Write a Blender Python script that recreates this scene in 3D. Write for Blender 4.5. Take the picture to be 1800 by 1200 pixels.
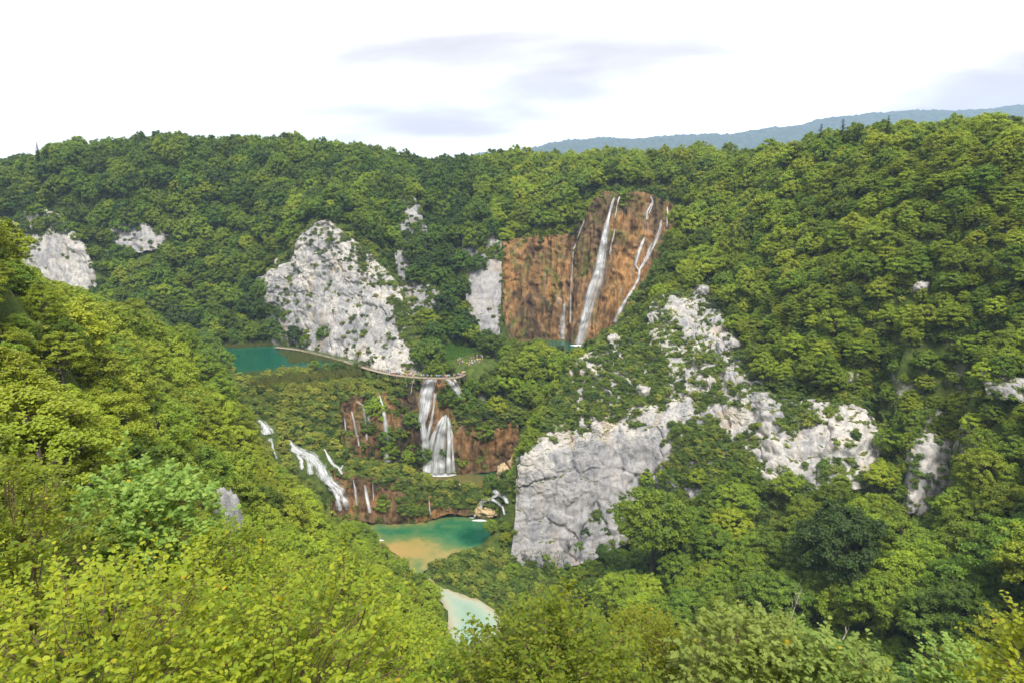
import bpy, math, random
import numpy as np
from mathutils import Vector
from mathutils.bvhtree import BVHTree

# ------------------------------------------------------------------ camera, sky, sun, exposure
scene = bpy.context.scene
for o in list(bpy.data.objects):
    bpy.data.objects.remove(o)
COL = scene.collection
CAMZ, PITCH, FPX = 135.0, math.radians(12.0), 1200.0
cam_data = bpy.data.cameras.new("camera")
cam_data.sensor_width = 36.0
cam_data.lens = 24.0
cam_data.clip_start = 0.1
cam_data.clip_end = 20000.0
cam = bpy.data.objects.new("camera", cam_data)
COL.objects.link(cam)
cam.location = (0, 0, CAMZ)
cam.rotation_euler = (math.pi / 2 - PITCH, 0, 0)
scene.camera = cam

SUN_EL, SUN_AZ = math.radians(58), math.radians(168)     # azimuth clockwise from +Y (north)
sun_data = bpy.data.lights.new("sun", 'SUN')
sun_data.energy = 2.0
sun_data.angle = math.radians(16)
sun_data.color = (1.0, 0.95, 0.87)
sun = bpy.data.objects.new("sun", sun_data)
COL.objects.link(sun)
sdir = Vector((math.sin(SUN_AZ) * math.cos(SUN_EL), math.cos(SUN_AZ) * math.cos(SUN_EL), math.sin(SUN_EL)))
sun.rotation_euler = sdir.to_track_quat('Z', 'Y').to_euler()

world = bpy.data.worlds.new("World")
scene.world = world
world.use_nodes = True
wt = world.node_tree
wt.nodes.clear()
def wn(t, **k):
    n = wt.nodes.new(t)
    for a, b in k.items():
        setattr(n, a, b)
    return n
w_out = wn('ShaderNodeOutputWorld')
w_sky = wn('ShaderNodeTexSky', sky_type='NISHITA', sun_disc=False, sun_elevation=SUN_EL, sun_rotation=SUN_AZ)
w_bg = wn('ShaderNodeBackground')
w_bg.inputs['Strength'].default_value = 0.11
wt.links.new(w_sky.outputs[0], w_bg.inputs[0])
w_tc = wn('ShaderNodeTexCoord')
w_sep = wn('ShaderNodeSeparateXYZ')
wt.links.new(w_tc.outputs['Generated'], w_sep.inputs[0])
w_add = wn('ShaderNodeMath', operation='ADD'); w_add.inputs[1].default_value = 0.22
w_abs = wn('ShaderNodeMath', operation='ABSOLUTE')
wt.links.new(w_sep.outputs['Z'], w_abs.inputs[0]); wt.links.new(w_abs.outputs[0], w_add.inputs[0])
w_div = wn('ShaderNodeVectorMath', operation='DIVIDE')
w_cmb = wn('ShaderNodeCombineXYZ')
for s in ('X', 'Y', 'Z'):
    wt.links.new(w_add.outputs[0], w_cmb.inputs[s])
wt.links.new(w_tc.outputs['Generated'], w_div.inputs[0]); wt.links.new(w_cmb.outputs[0], w_div.inputs[1])
w_map = wn('ShaderNodeMapping')
w_map.inputs['Location'].default_value = (-1.987, -3.5, 2.193)
w_map.inputs['Scale'].default_value = (0.6, 1.0, 0.3)
wt.links.new(w_div.outputs[0], w_map.inputs[0])
w_n = wn('ShaderNodeTexNoise')
w_n.inputs['Scale'].default_value = 0.85
w_n.inputs['Detail'].default_value = 5
w_n.inputs['Roughness'].default_value = 0.52
w_n.inputs['Distortion'].default_value = 0.35
wt.links.new(w_map.outputs[0], w_n.inputs['Vector'])
w_r = wn('ShaderNodeValToRGB')
w_r.color_ramp.interpolation = 'EASE'
els = w_r.color_ramp.elements
els[0].position = 0.36; els[0].color = (1, 1, 1, 1)
els[1].position = 0.64; els[1].color = (0.33, 0.287, 0.268, 1)
wt.links.new(w_n.outputs['Fac'], w_r.inputs[0])
w_bg2 = wn('ShaderNodeBackground')
w_bg2.inputs['Strength'].default_value = 0.80
wt.links.new(w_r.outputs[0], w_bg2.inputs[0])
w_mix = wn('ShaderNodeMixShader')
w_mix.inputs[0].default_value = 0.97           # nearly closed cloud cover
wt.links.new(w_bg.outputs[0], w_mix.inputs[1]); wt.links.new(w_bg2.outputs[0], w_mix.inputs[2])
wt.links.new(w_mix.outputs[0], w_out.inputs[0])

scene.view_settings.view_transform = 'Standard'
scene.view_settings.look = 'None'
scene.view_settings.gamma = 1.0
scene.view_settings.exposure = 1.62
scene.view_settings.use_curve_mapping = False
scene.render.engine = 'CYCLES'
scene.cycles.use_denoising = True
scene.cycles.max_bounces = 7
scene.cycles.diffuse_bounces = 4
scene.cycles.glossy_bounces = 2
scene.cycles.transmission_bounces = 3
scene.cycles.transparent_max_bounces = 12
scene.cycles.volume_bounces = 1
scene.cycles.caustics_reflective = False
scene.cycles.caustics_refractive = False
HAZE = True

# ------------------------------------------------------------------ helpers
CP, SP = math.cos(PITCH), math.sin(PITCH)
def P(px, py, D):
    """world point seen at photograph pixel (px, py) at horizontal distance D"""
    cx, cy = (px - 900) / FPX, (600 - py) / FPX
    k = D / (CP + cy * SP)
    return np.array((cx * k, D, CAMZ + (cy * CP - SP) * k))
def ray(px, py):
    cx, cy = (px - 900) / FPX, (600 - py) / FPX
    return Vector((cx, CP + cy * SP, cy * CP - SP)).normalized()
def proj(p):
    p = np.asarray(p, float).reshape(-1, 3)
    dx, dy, dz = p[:, 0], p[:, 1], p[:, 2] - CAMZ
    dep = dy * CP - dz * SP
    up = dy * SP + dz * CP
    dd = np.where(np.abs(dep) < 1e-6, 1e-6, dep)
    return np.stack((900 + FPX * dx / dd, 600 - FPX * up / dd, dep), 1)

def _hash(i, j, k, s):
    h = (i * 374761393 + j * 668265263 + k * 2147483647 + s * 974634331) & 0xFFFFFFFF
    h = ((h ^ (h >> 13)) * 1274126177) & 0xFFFFFFFF
    h = ((h ^ (h >> 16)) * 2246822519) & 0xFFFFFFFF
    return ((h ^ (h >> 15)) & 0xFFFFFF) / float(0xFFFFFF)
def vnoise(p, seed=0):
    p = np.asarray(p, float)
    i = np.floor(p).astype(np.int64)
    f = p - i
    f = f * f * f * (f * (f * 6 - 15) + 10)
    r = 0
    for a in (0, 1):
        wa = f[:, 0] if a else 1 - f[:, 0]
        for b in (0, 1):
            wb = f[:, 1] if b else 1 - f[:, 1]
            for c in (0, 1):
                wc = f[:, 2] if c else 1 - f[:, 2]
                r = r + wa * wb * wc * _hash(i[:, 0] + a, i[:, 1] + b, i[:, 2] + c, seed)
    return r * 2 - 1
def fbm(p, octv=4, seed=0, lac=2.03, gain=0.5):
    p = np.asarray(p, float)
    a, s, t = 1.0, 0.0, 0.0
    for o in range(octv):
        s = s + a * vnoise(p + 17.3 * o, seed + o)
        t += a
        p = p * lac
        a *= gain
    return s / t
def worley(p, seed=0):
    p = np.asarray(p, float)
    i = np.floor(p).astype(np.int64)
    f1 = np.full(len(p), 9.0); f2 = np.full(len(p), 9.0); cid = np.zeros(len(p))
    for a in (-1, 0, 1):
        for b in (-1, 0, 1):
            for c in (-1, 0, 1):
                q = i + np.array((a, b, c))
                pt = np.stack([q[:, m] + _hash(q[:, 0], q[:, 1], q[:, 2], seed + 11 * m + 1) for m in range(3)], 1)
                d = np.linalg.norm(pt - p, axis=1)
                cv = _hash(q[:, 0], q[:, 1], q[:, 2], seed + 77)
                new = d < f1
                f2 = np.where(new, f1, np.minimum(f2, d))
                cid = np.where(new, cv, cid)
                f1 = np.where(new, d, f1)
    return f1, f2, cid

def in_poly(x, y, poly):
    poly = np.asarray(poly)
    ins = np.zeros(len(x), bool)
    j = len(poly) - 1
    for i in range(len(poly)):
        xi, yi = poly[i]; xj, yj = poly[j]
        c = ((yi > y) != (yj > y)) & (x < (xj - xi) * (y - yi) / (yj - yi + 1e-12) + xi)
        ins ^= c
        j = i
    return ins

def mesh_from(name, verts, faces, mats=(), smooth=False, fattr=None):
    """faces: (n,k) array with k = 3 or 4, or a list of lists"""
    me = bpy.data.meshes.new(name)
    v = np.asarray(verts, np.float32)
    if isinstance(faces, np.ndarray) and faces.ndim == 2:
        n, k = faces.shape
        me.vertices.add(len(v)); me.vertices.foreach_set('co', v.ravel())
        me.loops.add(n * k); me.loops.foreach_set('vertex_index', faces.astype(np.int32).ravel())
        me.polygons.add(n)
        me.polygons.foreach_set('loop_start', np.arange(0, n * k, k, dtype=np.int32))
        if smooth:
            me.polygons.foreach_set('use_smooth', np.ones(n, dtype=bool))
        me.update(calc_edges=True)
    else:
        me.from_pydata([tuple(x) for x in v], [], [list(f) for f in faces])
        if smooth:
            for p in me.polygons:
                p.use_smooth = True
        me.update()
    for m in mats:
        me.materials.append(m)
    if fattr:
        for an, av in fattr.items():
            a = me.attributes.new(an, 'FLOAT', 'FACE')
            a.data.foreach_set('value', np.asarray(av, np.float32))
    return me
def add(name, data, parent=None, loc=(0, 0, 0), rz=0.0, scale=None, **props):
    o = bpy.data.objects.new(name, data)
    COL.objects.link(o)
    o.location = loc
    o.rotation_euler = (0, 0, rz)
    if scale is not None:
        o.scale = scale
    if parent is not None:
        o.parent = parent
    for k, v in props.items():
        if v is not None:
            o[k] = v
    return o

# ------------------------------------------------------------------ materials
class MT:
    def __init__(self, name):
        self.m = bpy.data.materials.new(name)
        self.m.use_nodes = True
        self.t = self.m.node_tree
        self.t.nodes.clear()
        self.out = self.n('ShaderNodeOutputMaterial')
    def n(self, t, **k):
        nd = self.t.nodes.new(t)
        for a, b in k.items():
            setattr(nd, a, b)
        return nd
    def l(self, a, b):
        self.t.links.new(a, b)
    def val(self, node, **k):
        for a, b in k.items():
            node.inputs[a].default_value = b
        return node
    def noise(self, scale, detail=4, rough=0.55, vec=None, dist=0.0):
        nd = self.n('ShaderNodeTexNoise')
        nd.inputs['Scale'].default_value = scale
        nd.inputs['Detail'].default_value = detail
        nd.inputs['Roughness'].default_value = rough
        nd.inputs['Distortion'].default_value = dist
        if vec is not None:
            self.l(vec, nd.inputs['Vector'])
        return nd.outputs['Fac']
    def mapping(self, vec, scale=(1, 1, 1), loc=(0, 0, 0)):
        nd = self.n('ShaderNodeMapping')
        nd.inputs['Scale'].default_value = scale
        nd.inputs['Location'].default_value = loc
        self.l(vec, nd.inputs['Vector'])
        return nd.outputs[0]
    def ramp(self, fac, stops, interp='LINEAR'):
        nd = self.n('ShaderNodeValToRGB')
        nd.color_ramp.interpolation = interp
        e = nd.color_ramp.elements
        while len(e) < len(stops):
            e.new(0.5)
        for i, (p, c) in enumerate(stops):
            e[i].position = p
            e[i].color = tuple(c) + (1,) if len(c) == 3 else c
        self.l(fac, nd.inputs[0])
        return nd.outputs[0]
    def mix(self, fac, a, b, blend='MIX'):
        nd = self.n('ShaderNodeMix', data_type='RGBA', blend_type=blend)
        for s, i in ((fac, 0), (a, 6), (b, 7)):
            if hasattr(s, 'links') or hasattr(s, 'is_linked'):
                self.l(s, nd.inputs[i])
            elif isinstance(s, (int, float)):
                nd.inputs[i].default_value = s
            else:
                nd.inputs[i].default_value = tuple(s) + (1,)
        return nd.outputs[2]
    def math(self, op, a, b=None, clamp=False):
        nd = self.n('ShaderNodeMath', operation=op, use_clamp=clamp)
        for i, s in ((0, a), (1, b)):
            if s is None:
                continue
            if isinstance(s, (int, float)):
                nd.inputs[i].default_value = s
            else:
                self.l(s, nd.inputs[i])
        return nd.outputs[0]
    def bump(self, h, strength=0.5, dist=0.3):
        nd = self.n('ShaderNodeBump')
        nd.inputs['Strength'].default_value = strength
        nd.inputs['Distance'].default_value = dist
        self.l(h, nd.inputs['Height'])
        return nd.outputs[0]
    def pos(self):
        return self.n('ShaderNodeNewGeometry').outputs['Position']
    def principled(self, color, rough=0.8, normal=None, spec=0.3):
        b = self.n('ShaderNodeBsdfPrincipled')
        if isinstance(color, tuple):
            b.inputs['Base Color'].default_value = color + (1,)
        else:
            self.l(color, b.inputs['Base Color'])
        if isinstance(rough, (int, float)):
            b.inputs['Roughness'].default_value = rough
        else:
            self.l(rough, b.inputs['Roughness'])
        b.inputs['Specular IOR Level'].default_value = spec
        if normal is not None:
            self.l(normal, b.inputs['Normal'])
        return b
    def done(self, shader):
        self.l(shader.outputs[0], self.out.inputs[0])
        return self.m

def mat_limestone(name, white=(0.45, 0.428, 0.395), grey=(0.235, 0.24, 0.255), tan=(0.37, 0.30, 0.21), veg=0.86):
    M = MT(name)
    pos = M.pos()
    big = M.noise(0.055, 4, 0.6, pos, 0.4)
    streak = M.noise(0.32, 5, 0.65, M.mapping(pos, (1, 1, 0.22)), 1.2)
    fine = M.noise(0.9, 6, 0.7, pos, 0.3)
    c = M.mix(M.ramp(M.math('ADD', M.math('MULTIPLY', big, 0.45), M.math('MULTIPLY', streak, 0.55)),
                     [(0.40, (0, 0, 0)), (0.56, (1, 1, 1))]), grey, white)
    c = M.mix(M.ramp(M.noise(0.10, 3, 0.6, M.mapping(pos, (1, 1, 0.35), (31, 7, 3)), 0.5), [(0.56, (0, 0, 0)), (0.72, (.75, .75, .75))]), c, tan)
    c = M.mix(0.85, c, M.ramp(fine, [(0.28, (0.62, 0.62, 0.64)), (0.48, (0.93, 0.93, 0.93)), (0.75, (1.06, 1.05, 1.03))]), 'MULTIPLY')
    vor = M.n('ShaderNodeTexVoronoi', feature='DISTANCE_TO_EDGE')
    vor.inputs['Scale'].default_value = 0.42
    warp = M.n('ShaderNodeVectorMath', operation='ADD')
    nz = M.n('ShaderNodeTexNoise'); nz.inputs['Scale'].default_value = 0.35; nz.inputs['Detail'].default_value = 4
    M.l(pos, nz.inputs['Vector'])
    sc = M.n('ShaderNodeVectorMath', operation='SCALE'); sc.inputs['Scale'].default_value = 4.5
    M.l(nz.outputs['Color'], sc.inputs[0]); M.l(pos, warp.inputs[0]); M.l(sc.outputs[0], warp.inputs[1])
    M.l(M.mapping(warp.outputs[0], (1, 1, 0.62)), vor.inputs['Vector'])
    crack = M.ramp(vor.outputs['Distance'], [(0.0, (0, 0, 0)), (0.05, (1, 1, 1))])
    # grass and moss where the rock lies flat
    g = M.n('ShaderNodeNewGeometry')
    s = M.n('ShaderNodeSeparateXYZ'); M.l(g.outputs['Normal'], s.inputs[0])
    vm = M.math('ADD', s.outputs['Z'], M.math('MULTIPLY', M.math('SUBTRACT', M.noise(0.30, 5, 0.7, M.mapping(pos, (1, 1, 1), (9, 2, 5))), 0.5), 1.7))
    vmask = M.ramp(vm, [(veg, (0, 0, 0)), (veg + 0.09, (1, 1, 1))])
    vcol = M.ramp(M.noise(1.3, 3, 0.6, pos), [(0.3, (0.035, 0.05, 0.012)), (0.55, (0.085, 0.10, 0.022)), (0.75, (0.16, 0.125, 0.05))])
    c = M.mix(vmask, c, vcol)
    h = M.math('ADD', M.math('MULTIPLY', crack, 0.30), M.math('ADD', M.math('MULTIPLY', fine, 0.8), M.math('MULTIPLY', streak, 0.5)))
    return M.done(M.principled(c, 0.92, M.bump(h, 0.55, 0.7), 0.12))

def mat_travertine(name, bright=1.0, dark=0.5):
    M = MT(name)
    pos = M.pos()
    st = M.noise(0.15, 7, 0.70, M.mapping(pos, (1, 1, 0.07)), 0.9)
    st2 = M.noise(0.75, 5, 0.65, M.mapping(pos, (1, 1, 0.09), (5, 3, 1)), 0.7)
    big = M.noise(0.045, 3, 0.6, M.mapping(pos, (1, 1, 0.5), (11, 4, 2)), 0.6)
    b = bright
    orange = M.ramp(st, [(0.30, (0.035 * b, 0.018 * b, 0.010 * b)), (0.42, (0.13 * b, 0.07 * b, 0.028 * b)), (0.52, (0.30 * b, 0.155 * b, 0.05 * b)), (0.60, (0.17 * b, 0.11 * b, 0.06 * b)), (0.72, (0.36 * b, 0.26 * b, 0.16 * b))])
    brown = M.ramp(st, [(0.32, (0.018, 0.012, 0.008)), (0.48, (0.07 * b, 0.044 * b, 0.02 * b)), (0.60, (0.17 * b, 0.095 * b, 0.036 * b)), (0.72, (0.15 * b, 0.12 * b, 0.085 * b))])
    c = M.mix(M.ramp(big, [(dark - 0.09, (0, 0, 0)), (dark + 0.07, (1, 1, 1))]), orange, brown)
    c = M.mix(1.0, c, M.ramp(st2, [(0.30, (0.30, 0.30, 0.30)), (0.50, (0.9, 0.9, 0.9)), (0.7, (1.25, 1.22, 1.18))]), 'MULTIPLY')
    moss = M.noise(0.10, 6, 0.7, M.mapping(pos, (1, 1, 0.4), (3, 8, 1)), 0.8)
    c = M.mix(M.ramp(moss, [(0.53, (0, 0, 0)), (0.64, (.85, .85, .85))]), c, M.ramp(st2, [(0.3, (0.03, 0.045, 0.008)), (0.7, (0.12, 0.14, 0.02))]))
    h = M.math('ADD', M.math('MULTIPLY', st, 1.2), M.math('MULTIPLY', st2, 0.7))
    return M.done(M.principled(c, 0.75, M.bump(h, 0.9, 0.9), 0.3))

def mat_ground():
    M = MT("forest_floor")
    pos = M.pos()
    a = M.noise(0.35, 5, 0.65, pos)
    c = M.ramp(a, [(0.3, (0.03, 0.05, 0.012)), (0.5, (0.06, 0.09, 0.018)), (0.64, (0.10, 0.125, 0.026)), (0.78, (0.13, 0.10, 0.05))])
    g = M.n('ShaderNodeNewGeometry')
    s = M.n('ShaderNodeSeparateXYZ'); M.l(g.outputs['Normal'], s.inputs[0])
    steep = M.math('ADD', M.math('MULTIPLY', s.outputs['Z'], -1.0), M.math('MULTIPLY', M.noise(0.12, 5, 0.6, pos), 0.9))
    rock = M.ramp(M.noise(0.5, 6, 0.7, M.mapping(pos, (1, 1, 0.4))), [(0.3, (0.16, 0.16, 0.16)), (0.6, (0.42, 0.40, 0.37))])
    c = M.mix(M.ramp(steep, [(0.22, (0, 0, 0)), (0.34, (1, 1, 1))]), c, rock)
    return M.done(M.principled(c, 0.95, M.bump(M.noise(1.5, 5, 0.7, pos), 0.9, 0.8), 0.1))

def mat_leaf(name, stops, lv_amt=0.55, trans=0.30, use_tint=True, autumn=None):
    """stops: colours from dark tint 0 to yellow tint 1"""
    M = MT(name)
    if use_tint:
        t = M.n('ShaderNodeAttribute', attribute_type='INSTANCER', attribute_name='tint').outputs['Fac']
    else:
        t = M.math('ADD', 0.5, 0.0)
    rnd = M.n('ShaderNodeObjectInfo').outputs['Random']
    t = M.math('ADD', t, M.math('MULTIPLY', M.math('SUBTRACT', rnd, 0.5), 0.42))
    lv = M.n('ShaderNodeAttribute', attribute_type='GEOMETRY', attribute_name='lv').outputs['Fac']
    t = M.math('ADD', t, M.math('MULTIPLY', M.math('SUBTRACT', lv, 0.5), lv_amt))
    c = M.ramp(t, stops)
    hs = M.n('ShaderNodeHueSaturation')
    M.l(c, hs.inputs['Color'])
    M.l(M.math('ADD', 0.488, M.math('MULTIPLY', M.math('FRACT', M.math('MULTIPLY', rnd, 7.13)), 0.024)), hs.inputs['Hue'])
    M.l(M.math('ADD', 0.74, M.math('MULTIPLY', M.math('FRACT', M.math('MULTIPLY', rnd, 13.7)), 0.52)), hs.inputs['Value'])
    c = hs.outputs[0]
    if autumn:
        c = M.mix(M.ramp(lv, [(autumn, (0, 0, 0)), (autumn + 0.004, (1, 1, 1))], 'CONSTANT'), c, (0.42, 0.33, 0.02))
    d = M.n('ShaderNodeBsdfPrincipled')
    d.inputs['Roughness'].default_value = 0.55
    d.inputs['Specular IOR Level'].default_value = 0.22
    M.l(c, d.inputs['Base Color'])
    tr = M.n('ShaderNodeBsdfTranslucent')
    M.l(M.mix(1.0, c, (1.25, 1.15, 0.5), 'MULTIPLY'), tr.inputs[0])
    mx = M.n('ShaderNodeMixShader'); mx.inputs[0].default_value = trans
    M.l(d.outputs[0], mx.inputs[1]); M.l(tr.outputs[0], mx.inputs[2])
    return M.done(mx)

def mat_plain(name, col, rough=0.8, var=0.25, scale=3.0, spec=0.2):
    M = MT(name)
    pos = M.pos()
    n = M.noise(scale, 4, 0.6, pos)
    c = M.ramp(n, [(0.3, tuple(x * (1 - var) for x in col)), (0.7, tuple(x * (1 + var) for x in col))])
    return M.done(M.principled(c, rough, M.bump(n, 0.4, 0.05), spec))

def mat_water(name, stops, ripple=0.6, rough=0.06):
    M = MT(name)
    pos = M.pos()
    d = M.n('ShaderNodeAttribute', attribute_type='GEOMETRY', attribute_name='depth').outputs['Fac']
    d = M.math('ADD', d, M.math('MULTIPLY', M.math('SUBTRACT', M.noise(0.16, 4, 0.6, pos, 0.6), 0.5), 0.7))
    c = M.ramp(d, stops)
    w = M.n('ShaderNodeTexNoise'); w.inputs['Scale'].default_value = ripple; w.inputs['Detail'].default_value = 4; w.inputs['Roughness'].default_value = .6
    M.l(M.mapping(pos, (1, 2.2, 1)), w.inputs['Vector'])
    return M.done(M.principled(c, rough, M.bump(w.outputs['Fac'], 0.35, 0.25), 0.5))

def mat_fall(name, density=0.5, warm=0.0, soft=0.13, su=0.95, sv=0.035):
    """falling water: white threads with gaps between them"""
    M = MT(name)
    uv = M.n('ShaderNodeAttribute', attribute_type='GEOMETRY', attribute_name='flow').outputs['Vector']
    thr = M.noise(1.0, 5, 0.62, M.mapping(uv, (su, sv, 1)), 0.6)
    th2 = M.noise(1.0, 4, 0.65, M.mapping(uv, (2.0, 0.16, 1), (7, 3, 1)), 0.4)
    sp = M.n('ShaderNodeSeparateXYZ'); M.l(uv, sp.inputs[0])
    e = sp.outputs['Z']                      # 0 at the ribbon's edges, 1 in its middle
    a = M.math('ADD', M.math('ADD', M.math('MULTIPLY', thr, 0.65), M.math('MULTIPLY', th2, 0.35)), M.math('MULTIPLY', M.math('SUBTRACT', e, 0.70), 0.62))
    lo = 0.62 - density * 0.5
    alpha = M.ramp(a, [(max(lo - soft * .7, 0.0), (0, 0, 0)), (min(lo + soft * 1.4, 1.0), (1, 1, 1))])
    d = M.n('ShaderNodeBsdfPrincipled')
    d.inputs['Roughness'].default_value = 0.45
    d.inputs['Specular IOR Level'].default_value = 0.4
    col = M.ramp(th2, [(0.3, (0.30 + .02 * warm, 0.315, 0.33 - .03 * warm)), (0.60, (0.62, 0.635, 0.65))])
    M.l(col, d.inputs['Base Color'])
    tl = M.n('ShaderNodeBsdfTranslucent'); tl.inputs[0].default_value = (.5, .51, .52, 1)
    m0 = M.n('ShaderNodeMixShader'); m0.inputs[0].default_value = 0.35
    M.l(d.outputs[0], m0.inputs[1]); M.l(tl.outputs[0], m0.inputs[2])
    tp = M.n('ShaderNodeBsdfTransparent')
    m1 = M.n('ShaderNodeMixShader')
    M.l(alpha, m1.inputs[0]); M.l(tp.outputs[0], m1.inputs[1]); M.l(m0.outputs[0], m1.inputs[2])
    return M.done(m1)

LIME = mat_limestone("pale_limestone")
LIMEG = mat_limestone("grey_limestone", (0.34, 0.33, 0.325), (0.19, 0.195, 0.21), (0.31, 0.25, 0.19), 0.86)
TRAV = mat_travertine("wet_travertine", 0.85, 0.47)
TRAVB = mat_travertine("orange_travertine", 1.2, 0.465)
GROUND = mat_ground()
GREENS = [(0.0, (0.046, 0.090, 0.018)), (0.3, (0.082, 0.145, 0.019)), (0.55, (0.130, 0.205, 0.019)), (0.8, (0.190, 0.268, 0.020)), (1.0, (0.255, 0.315, 0.022)), (1.15, (0.29, 0.33, 0.024))][:5]
LEAF = mat_leaf("tree_leaves", GREENS)
LEAF_SHRUB = mat_leaf("shrub_leaves", [(0.0, (0.05, 0.09, 0.02)), (0.4, (0.115, 0.18, 0.028)), (0.7, (0.19, 0.245, 0.038)), (1.0, (0.29, 0.31, 0.045))])
NEEDLE = mat_leaf("spruce_needles", [(0.0, (0.012, 0.03, 0.014)), (1.0, (0.05, 0.075, 0.025))], 0.5, 0.12)
LEAF_HORN = mat_leaf("hornbeam_leaves", [(0.0, (0.075, 0.14, 0.013)), (0.5, (0.155, 0.225, 0.016)), (1.0, (0.25, 0.29, 0.018))], 0.9, 0.45, autumn=0.988)
LEAF_MAPLE = mat_leaf("maple_leaves", [(0.0, (0.085, 0.165, 0.03)), (0.5, (0.165, 0.255, 0.05)), (1.0, (0.26, 0.335, 0.07))], 0.8, 0.40, autumn=0.996)
BARK = mat_plain("grey_bark", (0.10, 0.085, 0.065), 0.95, 0.4, 6)
TWIG = mat_plain("brown_twigs", (0.15, 0.105, 0.065), 0.9, 0.4, 9)
DEADWOOD = mat_plain("bleached_wood", (0.34, 0.30, 0.26), 0.9, 0.3, 5)
WOOD = mat_plain("weathered_planks", (0.24, 0.20, 0.15), 0.9, 0.3, 2.5)
GRASS = mat_leaf("grass_blades", [(0.0, (0.03, 0.09, 0.012)), (1.0, (0.10, 0.20, 0.02))], 0.9, 0.35, use_tint=False)
REED = mat_leaf("reed_blades", [(0.0, (0.10, 0.13, 0.03)), (1.0, (0.26, 0.25, 0.08))], 0.9, 0.35, use_tint=False)

# ------------------------------------------------------------------ cliffs: rows of (px, py, D) from crest to foot
CL = {}
CL['A'] = [
    [(450, 490, 394), (480, 476, 386), (512, 452, 381), (522, 424, 379), (545, 404, 376), (570, 387, 373), (596, 404, 369), (640, 436, 361), (672, 470, 353), (698, 500, 346), (708, 545, 337), (722, 568, 328)],
    [(454, 508, 386), (482, 496, 379), (512, 486, 375), (526, 462, 372), (548, 452, 369), (574, 442, 366), (602, 454, 361), (640, 474, 354), (670, 505, 346), (694, 535, 338), (706, 568, 330), (726, 592, 321)],
    [(462, 534, 380), (486, 532, 373), (512, 532, 368), (534, 528, 364), (558, 528, 360), (584, 530, 354), (612, 538, 348), (642, 552, 340), (670, 572, 332), (692, 590, 325), (708, 604, 319), (732, 618, 313)],
    [(474, 608, 366), (496, 610, 363), (520, 613, 359), (544, 618, 352), (570, 624, 344), (598, 631, 335), (622, 638, 327), (646, 645, 319), (670, 652, 312), (694, 656, 307), (718, 660, 303), (750, 664, 299)]]
CL['A2'] = [
    [(692, 350, 408), (722, 338, 405), (742, 372, 400), (756, 440, 390), (774, 495, 378)],
    [(690, 410, 392), (720, 410, 390), (744, 430, 386), (760, 480, 376), (776, 520, 368)],
    [(698, 480, 372), (722, 488, 370), (748, 500, 368), (764, 520, 362), (777, 545, 358)],
    [(712, 560, 352), (735, 580, 346), (755, 605, 340), (768, 612, 338), (778, 600, 340)]]
CL['B'] = [
    [(14, 392, 414), (40, 372, 415), (70, 366, 414), (112, 385, 410), (155, 440, 404)],
    [(20, 420, 408), (45, 415, 408), (80, 420, 406), (122, 440, 402), (160, 470, 398)],
    [(22, 475, 400), (50, 490, 398), (85, 510, 395), (128, 520, 392), (170, 530, 392)]]
CL['C'] = [
    [(196, 398, 412), (230, 388, 412), (262, 396, 410), (296, 412, 408)],
    [(202, 452, 402), (232, 446, 402), (262, 440, 402), (292, 436, 402)]]
CL['D'] = [
    [(812, 402, 392), (848, 394, 392), (882, 425, 388)],
    [(814, 480, 377), (850, 470, 376), (882, 478, 376)],
    [(822, 540, 366), (852, 545, 364), (880, 545, 364)],
    [(836, 580, 358), (856, 592, 356), (880, 595, 358)]]
CL['E'] = [
    [(874, 428, 389), (920, 418, 393), (960, 415, 394), (1000, 410, 390), (1022, 388, 384), (1046, 350, 383), (1062, 336, 383), (1085, 342, 383), (1120, 338, 384), (1160, 350, 386), (1190, 365, 388)],
    [(876, 470, 383), (920, 462, 388), (960, 460, 388.5), (1000, 458, 384), (1020, 440, 377), (1048, 420, 374), (1065, 418, 374), (1085, 418, 375), (1120, 420, 376), (1160, 425, 378), (1195, 440, 380)],
    [(876, 520, 375), (920, 520, 382), (960, 520, 383), (1000, 525, 377), (1018, 510, 369), (1046, 500, 366), (1062, 500, 366), (1084, 500, 367), (1120, 500, 368), (1160, 505, 370), (1200, 510, 372)],
    [(872, 604, 362), (915, 604, 371), (955, 606, 373), (992, 608, 367), (1012, 610, 358), (1040, 610, 357), (1058, 610, 357), (1080, 610, 357), (1105, 610, 357), (1140, 610, 358), (1180, 610, 360)]]
CL['F'] = [
    [(916, 790, 247), (945, 752, 251), (1000, 655, 270), (1060, 610, 280), (1130, 585, 284), (1146, 530, 292), (1200, 512, 296), (1246, 508, 294), (1290, 592, 264), (1340, 672, 234)],
    [(912, 806, 242), (942, 784, 244), (1000, 735, 252), (1060, 710, 256), (1130, 685, 256), (1168, 645, 262), (1212, 620, 266), (1252, 620, 262), (1296, 680, 238), (1345, 724, 222)],
    [(909, 840, 239), (942, 830, 240), (1000, 790, 243), (1060, 760, 246), (1130, 740, 246), (1172, 715, 246), (1214, 690, 248), (1256, 685, 244), (1300, 724, 228), (1346, 752, 216)],
    [(906, 900, 235), (944, 900, 235), (1000, 870, 237), (1060, 838, 239), (1130, 800, 239), (1174, 778, 236), (1216, 760, 234), (1262, 754, 228), (1304, 770, 219), (1350, 784, 210)],
    [(898, 992, 229), (944, 996, 228), (1000, 996, 228), (1060, 975, 228), (1130, 940, 226), (1180, 900, 222), (1222, 872, 218), (1272, 852, 210), (1312, 846, 205), (1354, 842, 201)]]
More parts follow.
